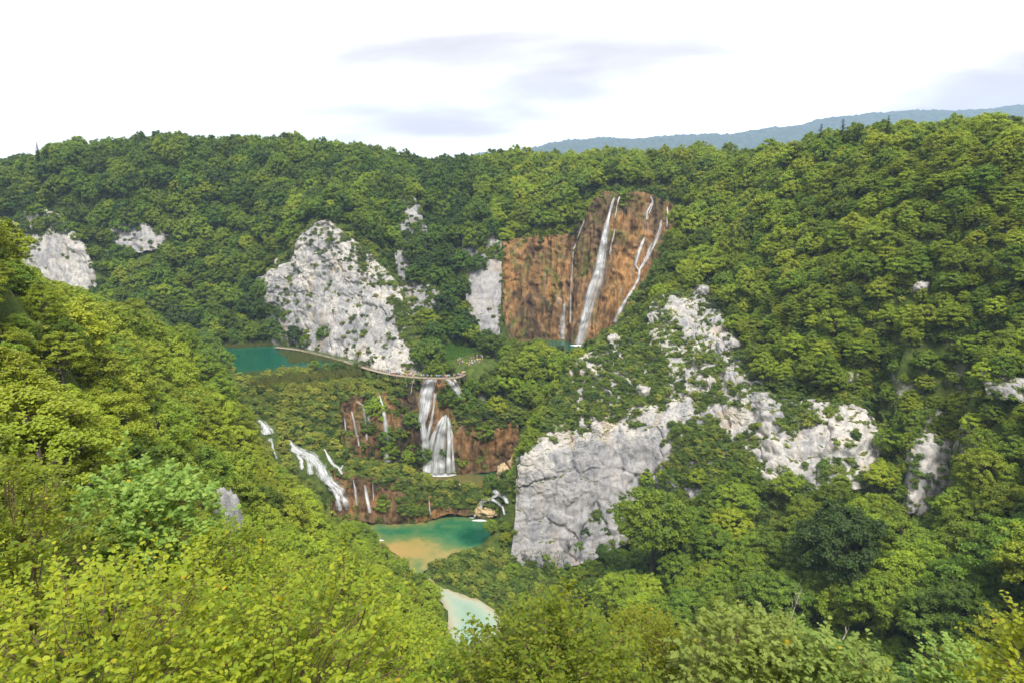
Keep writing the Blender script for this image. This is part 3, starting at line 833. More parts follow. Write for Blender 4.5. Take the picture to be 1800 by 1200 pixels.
def crown_proto(seed, H, R, ncl, npc, ls, mat, layer=0.55, z0=0.22, top=1.0, bark=BARK):
    rng = np.random.default_rng(seed)
    c = np.array((0, 0, H * (z0 + 1) / 2))
    ax = np.array((R, R * rng.uniform(.85, 1.1), H * (1 - z0) / 2))
    d = unit(rng.normal(size=(ncl * 2, 3)))
    d = d[d[:, 2] > -0.75][:ncl]
    lob = 1 + 0.34 * fbm(d * 1.7 + seed * 3.1, 2, seed)
    r = rng.uniform(0.35, 1.0, len(d)) ** 0.45
    wide = 1 - 0.25 * np.clip(d[:, 2], 0, 1)
    cen = c + d * (r * lob)[:, None] * ax * np.stack((wide, wide, np.ones_like(wide)), 1)
    cr = R * rng.uniform(.55, 1.15, len(d)) * 1.9 / math.sqrt(ncl) * (1.12 - .3 * r)
    idx = np.repeat(np.arange(len(d)), npc)
    v = unit(rng.normal(size=(len(idx), 3)))
    rad = rng.uniform(0, 1, len(idx)) ** 0.36
    rad = np.where(rng.uniform(0, 1, len(idx)) < 0.32, rad * rng.uniform(1.0, 1.9, len(idx)), rad)
    off = v * (cr[idx] * rad)[:, None] * np.array((1.15, 1.15, layer))
    rho = np.minimum(np.linalg.norm(off[:, :2], axis=1) / (cr[idx] * 1.15), 1.3)
    off[:, 2] -= 0.22 * cr[idx] * rho ** 2
    pos = cen[idx] + off
    outw = unit(pos - c)
    nrm = unit(0.45 * v + 0.35 * outw + np.array((0, 0, 0.65)) + 0.55 * rng.normal(size=v.shape))
    lv, lf = leaf_quads(rng, pos, nrm, ls)
    clv = rng.uniform(0, 1, len(d))
    val = np.clip(0.5 * clv[idx] + 0.5 * rng.uniform(0, 1, len(idx)), 0, 1)
    crown = mesh_from("crown", lv, lf, [mat], False, {'lv': val})
    # trunk and limbs
    base = np.array((0, 0, -0.06 * H))
    lean = np.array((rng.uniform(-.05, .05) * H, rng.uniform(-.05, .05) * H, 0))
    tp = [base, base + np.array((0, 0, .3 * H)) + lean * .4, base + np.array((0, 0, .6 * H)) + lean * .8, base + np.array((0, 0, .98 * H)) + lean]
    segs = [(tp, (0.028 * H, 0.021 * H, 0.013 * H, 0.003 * H))]
    for k in rng.choice(len(cen), min(len(cen), 26), replace=False):
        e = cen[k]
        zt = max(0.12 * H, e[2] - rng.uniform(.3, .75) * np.hypot(e[0], e[1]) - 0.04 * H)
        s = np.array((lean[0] * zt / H, lean[1] * zt / H, zt))
        m = (s + e) / 2 + np.array((0, 0, rng.uniform(0.0, .05) * H))
        segs.append(([s, m, e], (0.010 * H, 0.006 * H, 0.002 * H)))
    trunk = mesh_from("trunk", *tubes(segs, 5), [bark], True)
    return trunk, crown
def spruce_proto(seed, H, R, mat):
    rng = np.random.default_rng(seed)
    pos, nrm = [], []
    segs = [([(0, 0, -1), (0, 0, H * .5), (0, 0, H)], (0.018 * H, 0.011 * H, 0.002 * H))]
    z = 0.1 * H
    while z < H * 0.985:
        f = (1 - z / H) ** 0.8
        L = R * f + 0.12
        for k in range(int(5 + 6 * f)):
            a = rng.uniform(0, 6.283)
            l = L * rng.uniform(.65, 1.1)
            u = rng.uniform(0.15, 1, int(34 * f + 8))
            x = np.stack((np.cos(a) * l * u, np.sin(a) * l * u, z - 0.30 * l * u + 0.14 * l * u ** 2), 1)
            x += rng.normal(size=x.shape) * np.array((.16, .16, .09)) * (0.4 + f)
            pos.append(x)
            nrm.append(unit(rng.normal(size=x.shape) * .5 + np.array((0, 0, 1.0))))
        z += H * 0.034
    pos = np.concatenate(pos); nrm = np.concatenate(nrm)
    lv, lf = leaf_quads(rng, pos, nrm, 0.36, 0.4)
    return mesh_from("trunk", *tubes(segs, 5), [BARK], True), mesh_from("crown", lv, lf, [mat], False, {'lv': rng.uniform(0, 1, len(pos))})
# proto table: key -> list of (trunk mesh, crown mesh, nominal R, nominal H)
PR = {}
PR['far'] = [crown_proto(100 + k, H, R, 120, 58, 0.62, LEAF, ly) + (R, H) for k, (H, R, ly) in enumerate(((12, 5.5, .75), (13, 5.2, .85), (11, 5.8, .65), (14, 5.3, .8), (11, 5.3, .7)))]
PR['big'] = [crown_proto(250 + k, H, R, 230, 120, 0.46, LEAF, ly) + (R, H) for k, (H, R, ly) in enumerate(((18, 8.0, .6), (19, 7.6, .7), (17, 8.2, .5), (18, 7.8, .75)))]
PR['mid'] = [crown_proto(200 + k, H, R, 130, 80, 0.36, LEAF, ly) + (R, H) for k, (H, R, ly) in enumerate(((11, 4.5, .65), (12, 4.2, .75), (10, 4.6, .55), (12, 4.4, .7), (9.5, 4.2, .6)))]
PR['near'] = [crown_proto(300 + k, H, R, 150, 150, 0.20, LEAF, ly) + (R, H) for k, (H, R, ly) in enumerate(((10, 3.6, .55), (11, 3.4, .65), (9.5, 3.8, .5)))]
PR['shrub'] = [crown_proto(400 + k, H, 1.0, 30, 32, 0.22, LEAF_SHRUB, .6, 0.02) + (1.0, H) for k, H in enumerate((1.5, 1.3, 1.8))]
PR['spruce'] = [spruce_proto(500 + k, 15, 2.6, NEEDLE) + (2.6, 15) for k in range(2)]

# ------------------------------------------------------------------ what must stay in view: pixel outline, distance behind which it lies
CLEAR = [
 ([(398, 612), (470, 606), (610, 634), (560, 642), (430, 658), (405, 642)], 300),
 ([(445, 492), (520, 430), (570, 394), (640, 440), (690, 490), (705, 545), (735, 650), (600, 624), (490, 602)], 345),
 ([(30, 390), (60, 372), (100, 388), (155, 450), (160, 500), (110, 490), (28, 445)], 406),
 ([(205, 400), (240, 392), (290, 412), (280, 432), (240, 440)], 408),
 ([(828, 490), (855, 465), (878, 470), (878, 585), (840, 570)], 399),
 ([(884, 440), (1000, 432), (1034, 402), (1058, 362), (1165, 370), (1160, 400), (1120, 500), (1085, 570), (1020, 602), (885, 590)], 399),
 ([(480, 597), (740, 640), (805, 645), (805, 668), (740, 670), (480, 614)], 296),
 ([(612, 712), (650, 700), (735, 692), (738, 665), (805, 665), (818, 760), (905, 752), (905, 818), (800, 834), (735, 830), (700, 800), (612, 775)], 282),
 ([(650, 855), (700, 852), (745, 875), (750, 915), (690, 921), (652, 915)], 257),
 ([(662, 935), (680, 915), (830, 902), (872, 925), (862, 955), (800, 968), (740, 990), (690, 962)], 236),
 ([(740, 1005), (778, 1032), (830, 1050), (880, 1085), (870, 1112), (840, 1132), (800, 1115), (788, 1080), (760, 1030)], 186),
 ([(800, 818), (905, 808), (885, 845), (905, 905), (825, 912), (838, 865), (800, 842)], 262),
 ([(446, 732), (488, 742), (486, 768), (456, 762)], 276), ([(472, 766), (484, 766), (492, 810), (484, 810)], 276), ([(505, 770), (530, 784), (578, 808), (615, 858), (617, 902), (588, 902), (565, 855), (522, 826)], 276), ([(568, 786), (606, 818), (604, 836), (580, 814)], 276), ([(440, 728), (492, 738), (530, 768), (585, 785), (622, 845), (622, 908), (580, 905), (550, 855), (470, 800)], 246),
 ([(618, 840), (655, 850), (658, 905), (622, 900)], 252),
 ([(912, 806), (940, 785), (1000, 758), (1100, 745), (1168, 728), (1175, 800), (1100, 850), (1035, 862), (1005, 900), (1002, 978), (903, 962)], 249),
 ([(1147, 527), (1200, 512), (1247, 505), (1250, 530), (1205, 560), (1235, 640), (1300, 700), (1335, 760), (1335, 795), (1280, 785), (1240, 765), (1180, 740), (1190, 680), (1215, 640), (1180, 585), (1150, 585)], 262),
 ([(1330, 718), (1500, 714), (1535, 792), (1480, 796), (1400, 815), (1340, 806)], 206),
 ([(1608, 760), (1668, 735), (1664, 830), (1632, 892), (1604, 880)], 184),
 ([(1745, 660), (1800, 672), (1800, 694), (1750, 688)], 172),
 ([(380, 848), (425, 852), (430, 925), (385, 928)], 97),
 ([(775, 560), (835, 585), (830, 622), (782, 634)], 340),
 ([(800, 620), (856, 622), (852, 650), (805, 648)], 318),
 ([(700, 478), (742, 478), (768, 518), (740, 530), (702, 505)], 368), ([(716, 346), (735, 346), (740, 385), (722, 388)], 400), ([(665, 410), (690, 405), (700, 440), (672, 440)], 372),
 ([(80, 330), (140, 335), (130, 360), (85, 356)], 408),
 ([(1475, 655), (1515, 655), (1515, 675), (1475, 675)], 198),
]
CLEAR_PTS = []
for poly, Dc in CLEAR:
    a = np.array(poly, float)
    X, Y = np.meshgrid(np.arange(a[:, 0].min(), a[:, 0].max() + 6, 6), np.arange(a[:, 1].min(), a[:, 1].max() + 6, 6))
    X, Y = X.ravel(), Y.ravel()
    m = in_poly(X, Y, poly)
    CLEAR_PTS.append((np.concatenate((X[m], a[:, 0])), np.concatenate((Y[m], a[:, 1])), Dc))
def blocked(px, py, rpx, D, shrink=0.7):
    m = np.zeros(len(px), bool)
    for X, Y, Dc in CLEAR_PTS:
        c = np.where((D < Dc + 1) & ~m & (px + rpx > X.min()) & (px - rpx < X.max()) & (py + rpx > Y.min()) & (py - rpx < Y.max()))[0]
        if len(c):
            m[c] = ((px[c, None] - X) ** 2 + (py[c, None] - Y) ** 2 < (rpx[c, None] * shrink) ** 2).any(1)
    return m
def region_mask(px, py, D, poly, d0, d1):
    return in_poly(px, py, poly) & (D > d0) & (D < d1)
SHRUBLAND = [  # pixel outline, D range: low bushes instead of trees
 ([(405, 636), (610, 636), (745, 652), (742, 712), (620, 712), (606, 790), (690, 795), (840, 840), (862, 890), (760, 890), (655, 865), (645, 925), (560, 930), (500, 860), (410, 740)], 236, 306),
 ([(735, 990), (770, 962), (1010, 965), (1010, 1060), (900, 1080), (770, 1030)], 195, 240),
 ([(925, 790), (1000, 640), (1150, 500), (1250, 490), (1340, 660), (1560, 690), (1560, 850), (1330, 850), (1180, 800), (1000, 760)], 190, 300),
 ([(430, 380), (580, 370), (720, 440), (760, 660), (700, 660), (430, 480)], 300, 395),
 ([(1150, 330), (1200, 330), (1120, 600), (1050, 600)], 320, 372),
 ([(1010, 320), (1180, 310), (1180, 350), (1010, 350)], 375, 415),
]
rng = np.random.default_rng(42)
# --- candidate stems over the whole ground
def jitter_grid(sp, x0, x1, y0, y1, seed):
    r = np.random.default_rng(seed)
    xs = np.arange(x0, x1, sp); ys = np.arange(y0, y1, sp)
    X, Y = np.meshgrid(xs, ys)
    X = X + (np.arange(len(ys)) % 2)[:, None] * sp * .5
    return (X + r.uniform(-.42, .42, X.shape) * sp).ravel(), (Y + r.uniform(-.42, .42, X.shape) * sp).ravel()
def water_near(x, y, margin):
    m = np.zeros(len(x), bool)
    for k, (lv, poly) in WATER.items():
        m |= in_poly(x, y, poly) | (poly_dist(x, y, poly) < margin)
    return m
def in_view(q, m=140):
    return (q[:, 2] > 1) & (q[:, 0] > -m) & (q[:, 0] < 1800 + m) & (q[:, 1] > -m) & (q[:, 1] < 1200 + m)

TREES = []      # dicts of arrays: x y z R H lod tint
tx, ty = jitter_grid(5.6, -420, 420, 26, 600, 1)
tz = ground(tx, ty)
cen = np.stack((tx, ty, tz + 6), 1)
q = proj(cen)
D = ty
big = fbm(np.stack((tx / 40, ty / 40, tx * 0), 1), 3, 21)
Rr = np.where(D > 300, 5.0, 4.2) + 1.5 * rng.uniform(-.9, 1, len(tx)) + 0.9 * big
Rr = np.where((tx < -20) & (D < 240), Rr * 0.92, Rr)
Rr = np.where((tx > 0) & (D > 170) & (D < 380), Rr * 0.9, Rr)
gorge = (tx > 20) & (D < 205) & (q[:, 1] > 840)
Rr = np.where(gorge, Rr * 1.45, Rr)
Hh = Rr * rng.uniform(1.85, 2.5, len(tx))
Hh = np.where(D > 420, Hh * 1.1, Hh)
rpx = Rr * FPX / np.maximum(q[:, 2], 1)
ok = in_view(q) & ~water_near(tx, ty, 2.5) & (Rr > 1.2) & ~(gorge & (rng.uniform(0, 1, len(tx)) < .35))
q = proj(np.stack((tx, ty, tz + Hh * .6), 1))
sl = np.zeros(len(tx), bool)
for poly, a, b in SHRUBLAND:
    sl |= region_mask(q[:, 0], q[:, 1], D, poly, a, b)
ok &= ~sl
ok &= ~blocked(q[:, 0], q[:, 1], rpx, D, 0.8)
ok &= ~blocked(q[:, 0], q[:, 1] - Hh * .3 * FPX / np.maximum(q[:, 2], 1), rpx, D, 0.6)
# the near slope below the camera keeps its crowns under the line of sight to the gorge
sight = np.array([P(1, 1010 if -0.1 < a < 0.25 else 800, d)[2] if False else 0 for a, d in zip(tx[:1], ty[:1])])
canopy_px = proj(np.stack((tx, ty, tz + Hh), 1))[:, 1]
ok &= ~((D < 110) & (q[:, 0] > 560) & (canopy_px < 1120))
ok &= ~((D < 60) & (q[:, 0] > 420) & (canopy_px < 1080))
tint = 0.46 + 0.16 * big + rng.normal(size=len(tx)) * 0.13
tint += np.where((tx < 0) & (D < 245), 0.44, 0)                       # the near left slope is yellow green
tint += np.where((tx > 0) & (D > 150) & (q[:, 1] < 840), 0.30, 0) + 0.05
tint += np.where((tx > 20) & (D < 200) & (q[:, 1] > 840), 0.10 + np.where(rng.uniform(0, 1, len(tx)) < .2, .3, 0), 0)   # dark beech in the gorge
tint += np.where((np.abs(tx) < 40) & (D < 130), 0.2, 0)
tint += np.where((q[:, 0] > 725) & (q[:, 0] < 822) & (D > 345), -0.26, 0)
tint += np.where(rng.uniform(0, 1, len(tx)) < 0.06, 0.28, 0)
for i in np.where(ok)[0]:
    TREES.append((tx[i], ty[i], tz[i], Rr[i], Hh[i], tint[i], 'tree'))
# smaller trees close the gaps where the ground is steep
sx, sy = jitter_grid(3.4, -420, 420, 60, 470, 4)
sz_ = ground(sx, sy)
slope = np.hypot(ground(sx + 2, sy) - ground(sx - 2, sy), ground(sx, sy + 2) - ground(sx, sy - 2)) / 4
Rs = rng.uniform(1.5, 3.0, len(sx)); Hs = Rs * rng.uniform(1.8, 2.8, len(sx))
q2 = proj(np.stack((sx, sy, sz_ + Hs * .6), 1))
oks = in_view(q2) & ~water_near(sx, sy, 2.0) & (slope > 0.75)
for poly, a, b in SHRUBLAND:
    oks &= ~region_mask(q2[:, 0], q2[:, 1], sy, poly, a, b)
oks &= ~blocked(q2[:, 0], q2[:, 1], Rs * FPX / np.maximum(q2[:, 2], 1), sy, 0.9)
oks &= ~((sy < 110) & (q2[:, 0] > 560))
ts = 0.46 + 0.16 * fbm(np.stack((sx / 40, sy / 40, sx * 0), 1), 3, 21) + rng.normal(size=len(sx)) * .13 + np.where((sx < 0) & (sy < 245), .42, 0) + np.where((sx > 0) & (sy > 150) & (q2[:, 1] < 840), .3, 0) + 0.05
for i in np.where(oks)[0]:
    TREES.append((sx[i], sy[i], sz_[i], Rs[i], Hs[i], ts[i], 'tree'))
# bushes under the trees and over the shrub land
bx, by = jitter_grid(2.1, -160, 200, 60, 430, 2)
bz = ground(bx, by)
q = proj(np.stack((bx, by, bz + 1), 1))
sl = np.zeros(len(bx), bool)
for poly, a, b in SHRUBLAND:
    sl |= region_mask(q[:, 0], q[:, 1], by, poly, a, b)
Rb = rng.uniform(0.9, 2.6, len(bx)) * np.where((by < 245) & (bx < 30), 0.65, 1.0) * np.where((by > 250) & (bx < 10) & (by < 305), 0.85, 1.0)
okb = in_view(q) & sl & ~water_near(bx, by, 0.8)
okb &= ~blocked(q[:, 0], q[:, 1], Rb * FPX / np.maximum(q[:, 2], 1), by, 0.8)
tb = 0.50 + 0.36 * ((by > 236) & (by < 306) & (bx < 10)) + 0.25 * fbm(np.stack((bx / 14, by / 14, bx * 0), 1), 3, 9) + rng.normal(size=len(bx)) * .16
for i in np.where(okb)[0]:
    TREES.append((bx[i], by[i], bz[i] - 0.15, Rb[i], Rb[i] * rng.uniform(1.1, 1.9), tb[i], 'shrub'))
# understorey of the open woods
ux, uy = jitter_grid(4.4, -330, 260, 60, 440, 3)
uz = ground(ux, uy)
q = proj(np.stack((ux, uy, uz + 1.5), 1))
oku = in_view(q, 40) & ~water_near(ux, uy, 1.2)
Ru = rng.uniform(1.0, 2.2, len(ux))
oku &= ~blocked(q[:, 0], q[:, 1], Ru * FPX / np.maximum(q[:, 2], 1), uy, 1.0)
for i in np.where(oku)[0]:
    TREES.append((ux[i], uy[i], uz[i] - 0.2, Ru[i], Ru[i] * 1.6, 0.3 + rng.normal() * .15 + (0.4 if (ux[i] < 0 and uy[i] < 245) else 0), 'shrub'))
# bushes rooted on the ledges of the cliffs
for key, G2 in CLIFF_GEO.items():
    N = grid_normals(G2).reshape(-1, 3); V = G2.reshape(-1, 3)
    r2 = np.random.default_rng(len(key) * 5 + ord(key[0]))
    ledge = fbm(V / np.array((9.0, 9.0, 6.0)), 3, ord(key[0]))
    dens = {'A': .010, 'A2': .05, 'B': .016, 'C': .035, 'D': .006, 'E': .0004, 'F': .012, 'H': .012, 'H2': .035, 'I': .03, 'K1': .008, 'K2': .022}[key]
    pr = dens * np.clip(N[:, 2] * 2.2 + 0.1, 0.02, 2.0) * np.clip(ledge * 4.0 + 0.35, 0.0, 3.0)
    if key == 'F':
        pq = proj(V)
        upper = in_poly(pq[:, 0], pq[:, 1], [(935, 765), (1000, 655), (1060, 610), (1140, 590), (1160, 610), (1180, 650), (1150, 690), (1130, 710), (1000, 738)])
        pr = np.where(upper, 0.11, pr)
        pr = np.where(in_poly(pq[:, 0], pq[:, 1], [(1180, 740), (1260, 760), (1330, 800), (1330, 840), (1180, 860)]), 0.09, pr)
        face = in_poly(pq[:, 0], pq[:, 1], [(905, 800), (1000, 770), (1150, 745), (1170, 800), (1100, 850), (1000, 980), (900, 970)])
        pr = np.where(face, pr * 0.03, pr)
    if key == 'A':
        pq = proj(V)
        pr = np.where(in_poly(pq[:, 0], pq[:, 1], [(500, 400), (570, 392), (690, 480), (700, 540), (560, 510), (500, 470)]), pr * 2.0, pr)
        pr = np.where(in_poly(pq[:, 0], pq[:, 1], [(690, 520), (740, 560), (780, 650), (730, 640), (700, 580)]), 0.07, pr)
    if key in ('K1', 'K2'):     # moss and bushes hang over the lip
        rel = np.repeat(np.linspace(0, 1, G2.shape[0]), G2.shape[1])
        pr = np.where(rel < 0.2, 0.13, pr)
        pq = proj(V)
        pr = np.where(in_poly(pq[:, 0], pq[:, 1], [(735, 655), (806, 655), (806, 720), (800, 840), (735, 840)]), 0, pr)
        if key == 'K1':
            pr = np.where(in_poly(pq[:, 0], pq[:, 1], [(800, 690), (915, 700), (915, 745), (830, 762), (806, 745)]), 0.12, pr)
        else:
            pr = np.where(in_poly(pq[:, 0], pq[:, 1], [(695, 845), (760, 850), (850, 880), (840, 895), (765, 890), (750, 905), (700, 905)]), 0.26, pr)
    if key in ('A', 'A2', 'B', 'C', 'D', 'F', 'H', 'H2', 'I'):      # bushes break the outline
        nv_, nu_ = G2.shape[:2]
        vv = np.repeat(np.arange(nv_), nu_); uu = np.tile(np.arange(nu_), nv_)
        sp_ = CLI[key][5]
        e_top = (vv - 3) * sp_; e_side = np.minimum(uu - 2, nu_ - 3 - uu) * sp_
        rim = (((e_top > 0) & (e_top < 2.4)) | ((e_side > -1) & (e_side < (1.2 if key == 'F' else 2.2)))) & (fbm(V / 5.0, 3, 61) > -0.05)
        pr = np.where(rim & (vv > 2), np.maximum(pr, 0.055 * (sp_ / 0.6) ** 2), pr)
    if key == 'E':
        rel = np.repeat(np.linspace(0, 1, G2.shape[0]), G2.shape[1])
        pr = np.where((rel > 0.015) & (rel < 0.13), 0.05, pr)
    if key in ('K1', 'K2', 'E'):
        pq = proj(V)
        for a, b, c, d, w in ((666, 690, 684, 815, 15), (612, 715, 634, 788, 12), (622, 698, 650, 778, 12), (621, 836, 629, 892, 9), (640, 845, 655, 905, 11), (754, 874, 757, 906, 5), (605, 728, 609, 760, 6), (716, 662, 726, 696, 8), (776, 660, 818, 710, 16), (1082, 345, 1014, 606, 24), (1164, 380, 1078, 570, 24), (1145, 340, 1137, 390, 10), (1173, 360, 1172, 402, 8)):
            ab = np.array((c - a, d - b), float)
            t = np.clip(((pq[:, 0] - a) * ab[0] + (pq[:, 1] - b) * ab[1]) / (ab @ ab), 0, 1)
            pr = np.where(np.hypot(pq[:, 0] - a - t * ab[0], pq[:, 1] - b - t * ab[1]) < w, 0, pr)
    sel = np.where(r2.uniform(0, 1, len(V)) < pr)[0]
    for i in sel:
        R = r2.uniform(0.6, 1.7) * (0.8 if key in ('K2', 'E') else 1.0)
        if key == 'K1' and V[i, 2] > 38 and V[i, 0] > -25: R *= 1.7
        TREES.append((V[i, 0], V[i, 1], V[i, 2] - 0.3, R, R * r2.uniform(.9, 1.6), 0.42 + r2.normal() * .17, 'shrub'))
r4 = np.random.default_rng(15)
for px, py in [(768 + 9 * k, 862 + 2.6 * k + o) for k in range(10) for o in (0, 9, 18)] + [(872, 900), (880, 915), (892, 896), (900, 915), (905, 880), (896, 862), (908, 858), (868, 890)]:
    h = hit(px + r4.uniform(-4, 4), py + r4.uniform(-3, 3))[0]
    if h is not None:
        R = r4.uniform(.7, 1.4)
        TREES.append((h.x, h.y, h.z - .3, R, R * r4.uniform(1.0, 1.6), 0.6 + r4.normal() * .15, 'shrub'))
vx, vy = jitter_grid(2.7, 60, 200, 110, 265, 6)
vz = ground(vx, vy)
q = proj(np.stack((vx, vy, vz + 1), 1))
Rv = r4.uniform(.8, 1.9, len(vx))
okv = in_view(q, 20) & ~blocked(q[:, 0], q[:, 1], Rv * FPX / np.maximum(q[:, 2], 1), vy, 1.0)
for i in np.where(okv)[0]:
    TREES.append((vx[i], vy[i], vz[i] - .2, Rv[i], Rv[i] * 1.7, 0.5 + r4.normal() * .16, 'shrub'))
# hand placed: trees that stand out in the photograph (crown centre pixel, D, R, H, tint)
SPECIAL = []
def special(px, py, D, R, H, tint, label, kind='tree', name='broadleaf_tree', cat='tree'):
    c = P(px, py, D)
    SPECIAL.append((c[0], c[1], c[2] - H * .6, R, H, tint, kind, label, name, cat))
special(1150, 915, 192, 12.0, 27, 0.52, "large bright green beech standing in front of the grey promontory face")
special(1480, 955, 150, 11.0, 25, 0.14, "broad dark green beech in the gorge below the long cliff band")
special(1690, 870, 156, 3.0, 9, 0.72, "slim bright green tree right of the isolated pale rock strip")
special(900, 1005, 219, 3.2, 9, 0.72, "fresh green young tree alone on the bushy flat beside the pool")
special(985, 1010, 217, 2.6, 7, 0.55, "small green tree near the foot of the grey promontory")
special(365, 655, 190, 5.0, 13, 0.74, "round crowned tree standing before the upper lake")
special(385, 690, 182, 4.5, 12, 0.45, "darker tree right of the round crowned one before the lake")
special(1540, 420, 235, 6.0, 13, 0.78, "large yellow green oak high on the right slope")
special(350, 320, 432, 4.0, 13, 0.80, "pale green tree rising from the dark plateau forest on the left")
special(965, 385, 398, 5.0, 11, 0.74, "yellow green tree overhanging the brown wall beside the tall fall")
special(935, 690, 296, 3.4, 9, 0.92, "yellow leaved tree between the falls and the promontory")
special(1455, 640, 216, 3.2, 9, 0.65, "light green tree above the long cliff band")
for px, py, D, s, lab in ((1442, 243, 318, 1.0, "dark spruce tip leftmost on the right skyline"), (1480, 234, 312, 1.0, "dark spruce second along the right skyline"), (1508, 244, 300, .85, "slim spruce just right of the skyline pair"), (1560, 228, 285, .9, "lone spruce farther up the right skyline"), (770, 430, 402, 1.25, "tall dark spruce in the cleft behind the rock tower"), (790, 470, 392, 1.2, "dark spruce deep in the cleft above the green gully"), (762, 500, 385, 1.1, "low dark spruce beside the rock tower"), (826, 400, 402, 1.15, "spruce with bare pale trunk above the grey rock face"), (66, 264, 425, .8, "small spruce tip on the left skyline")):
    special(px, py, D, 3.5 * s, 15 * s, 0.3, lab, 'spruce', 'spruce_tree', 'tree')

# --- which plants show largest: splat crowns into a coarse depth image
W, Hh2 = 450, 300
dep = np.full((Hh2, W), 1e9, np.float32)
for j in range(Hh2):
    for i in range(W):
        h = BVH.ray_cast(CAMV, ray((i + .5) * 4, (j + .5) * 4), 900)
        if h[0] is not None:
            dep[j, i] = h[0].y
ids = -np.ones((Hh2, W), np.int32)
ALL = [t for t in TREES]
arr = np.array([t[:6] for t in ALL])
qq = proj(np.stack((arr[:, 0], arr[:, 1], arr[:, 2] + arr[:, 4] * .6), 1))
order = np.argsort(arr[:, 1])
for i in order:
    px, py, dd = qq[i]
    if dd < 1: continue
    rx = arr[i, 3] * FPX / dd / 4; ry = arr[i, 4] * .42 * FPX / dd / 4
    cx, cy = px / 4, py / 4
    i0, i1 = max(0, int(cx - rx)), min(W, int(cx + rx) + 1)
    j0, j1 = max(0, int(cy - ry)), min(Hh2, int(cy + ry) + 1)
    if i0 >= i1 or j0 >= j1: continue
    yy, xx = np.mgrid[j0:j1, i0:i1]
    m = ((xx + .5 - cx) / max(rx, .5)) ** 2 + ((yy + .5 - cy) / max(ry, .5)) ** 2 < 0.75
    sub = dep[j0:j1, i0:i1]
    m &= (arr[i, 1] - arr[i, 3] * .5) < sub
    sub[m] = arr[i, 1]
    ids[j0:j1, i0:i1][m] = i
vis = np.bincount(ids[ids >= 0], minlength=len(ALL))
istree = np.array([t[6] == 'tree' for t in ALL])
def top_n(mask, n):
    c = np.where(mask & (vis > 1))[0]
    return set(c[np.argsort(-vis[c])][:n].tolist())
SINGLE = top_n(istree, 300 - sum(1 for s in SPECIAL if s[6] == 'tree')) | top_n(~istree, 300)
# drop what lies far behind everything visible
def place_group(x, y, px, py, kind):
    if kind == 'shrub':
        if y > 300 and px > 860: return "bush on the ledges around the tall waterfall", "bushes by the tall waterfall"
        if y > 300: return "bush rooted on the pale cliffs above the boardwalk", "bushes on the cliffs above the boardwalk"
        if px > 1320: return "bush on the long pale cliff band of the right slope", "bushes on the right cliff band"
        if px > 920 and y > 190: return "bush growing on the rocky promontory", "bushes on the promontory"
        if y > 250: return "leafy bush on the travertine steps between the falls", "bushes on the travertine steps"
        if y > 190 and px > 700: return "low bush on the flat beside pool and stream", "bushes on the pool flat"
        return "low bush under the trees of the near wooded slope", "bushes under the near trees"
    if x < 0 and y < 245 and px < 760: return "leafy tree on the yellow green near slope at the left", "trees on the near left slope"
    if px < 760 and y > 300: return "forest tree on the dark slope above the upper lake", "trees on the slope above the upper lake"
    if px < 1040 and y > 340: return "tall tree on the rim above the brown waterfall wall", "trees on the rim by the tall fall"
    if px < 1040 and y > 245: return "tree on the wooded terrace between tall fall and boardwalk", "trees on the middle terrace"
    if py < 700: return "tree on the steep right slope above the cliffs", "trees on the right slope above the cliffs"
    if px > 900 and y > 90: return "tree in the gorge below the right cliff band", "trees in the gorge on the right"
    return "tree on the near slope below the viewpoint", "trees below the viewpoint"
LANDMARKS = [(572, 500, "the pointed pale cliff"), (470, 632, "the upper lake"), (735, 450, "the overgrown rock tower"), (850, 520, "the smooth grey rock face"), (940, 500, "the brown waterfall wall"), (1045, 470, "the tallest waterfall"),
 (765, 750, "the wide white fall"), (675, 750, "the slender free fall"), (560, 820, "the left cascade"), (780, 940, "the turquoise pool"), (830, 1080, "the pale stream"), (950, 890, "the grey promontory face"), (1200, 530, "the promontory crest"), (1250, 720, "the promontory shoulder"),
 (1430, 770, "the long cliff band"), (1635, 810, "the isolated pale rock strip"), (1770, 675, "the low right ledge"), (90, 430, "the bare left cliff"), (245, 415, "the small broken rock band"), (402, 890, "the big grey block"),
 (1365, 425, "the white ridge rocks"), (1540, 420, "the large yellow oak"), (1480, 960, "the broad dark beech"), (1150, 910, "the large bright beech"), (280, 870, "the broad leaved maple"), (1330, 1100, "the light green maple"), (365, 655, "the round crowned tree"),
 (1690, 870, "the slim bright green tree"), (900, 1000, "the fresh green young tree"), (935, 690, "the yellow leaved tree"), (740, 655, "the boardwalk"), (600, 1000, "the slender hornbeam"), (20, 860, "the yellowish edge tree"), (885, 826, "the cream mound"), (1495, 664, "the reddish ledge"), (1730, 1130, "the bottom right maple"), (0, 390, "the near slope's top")]
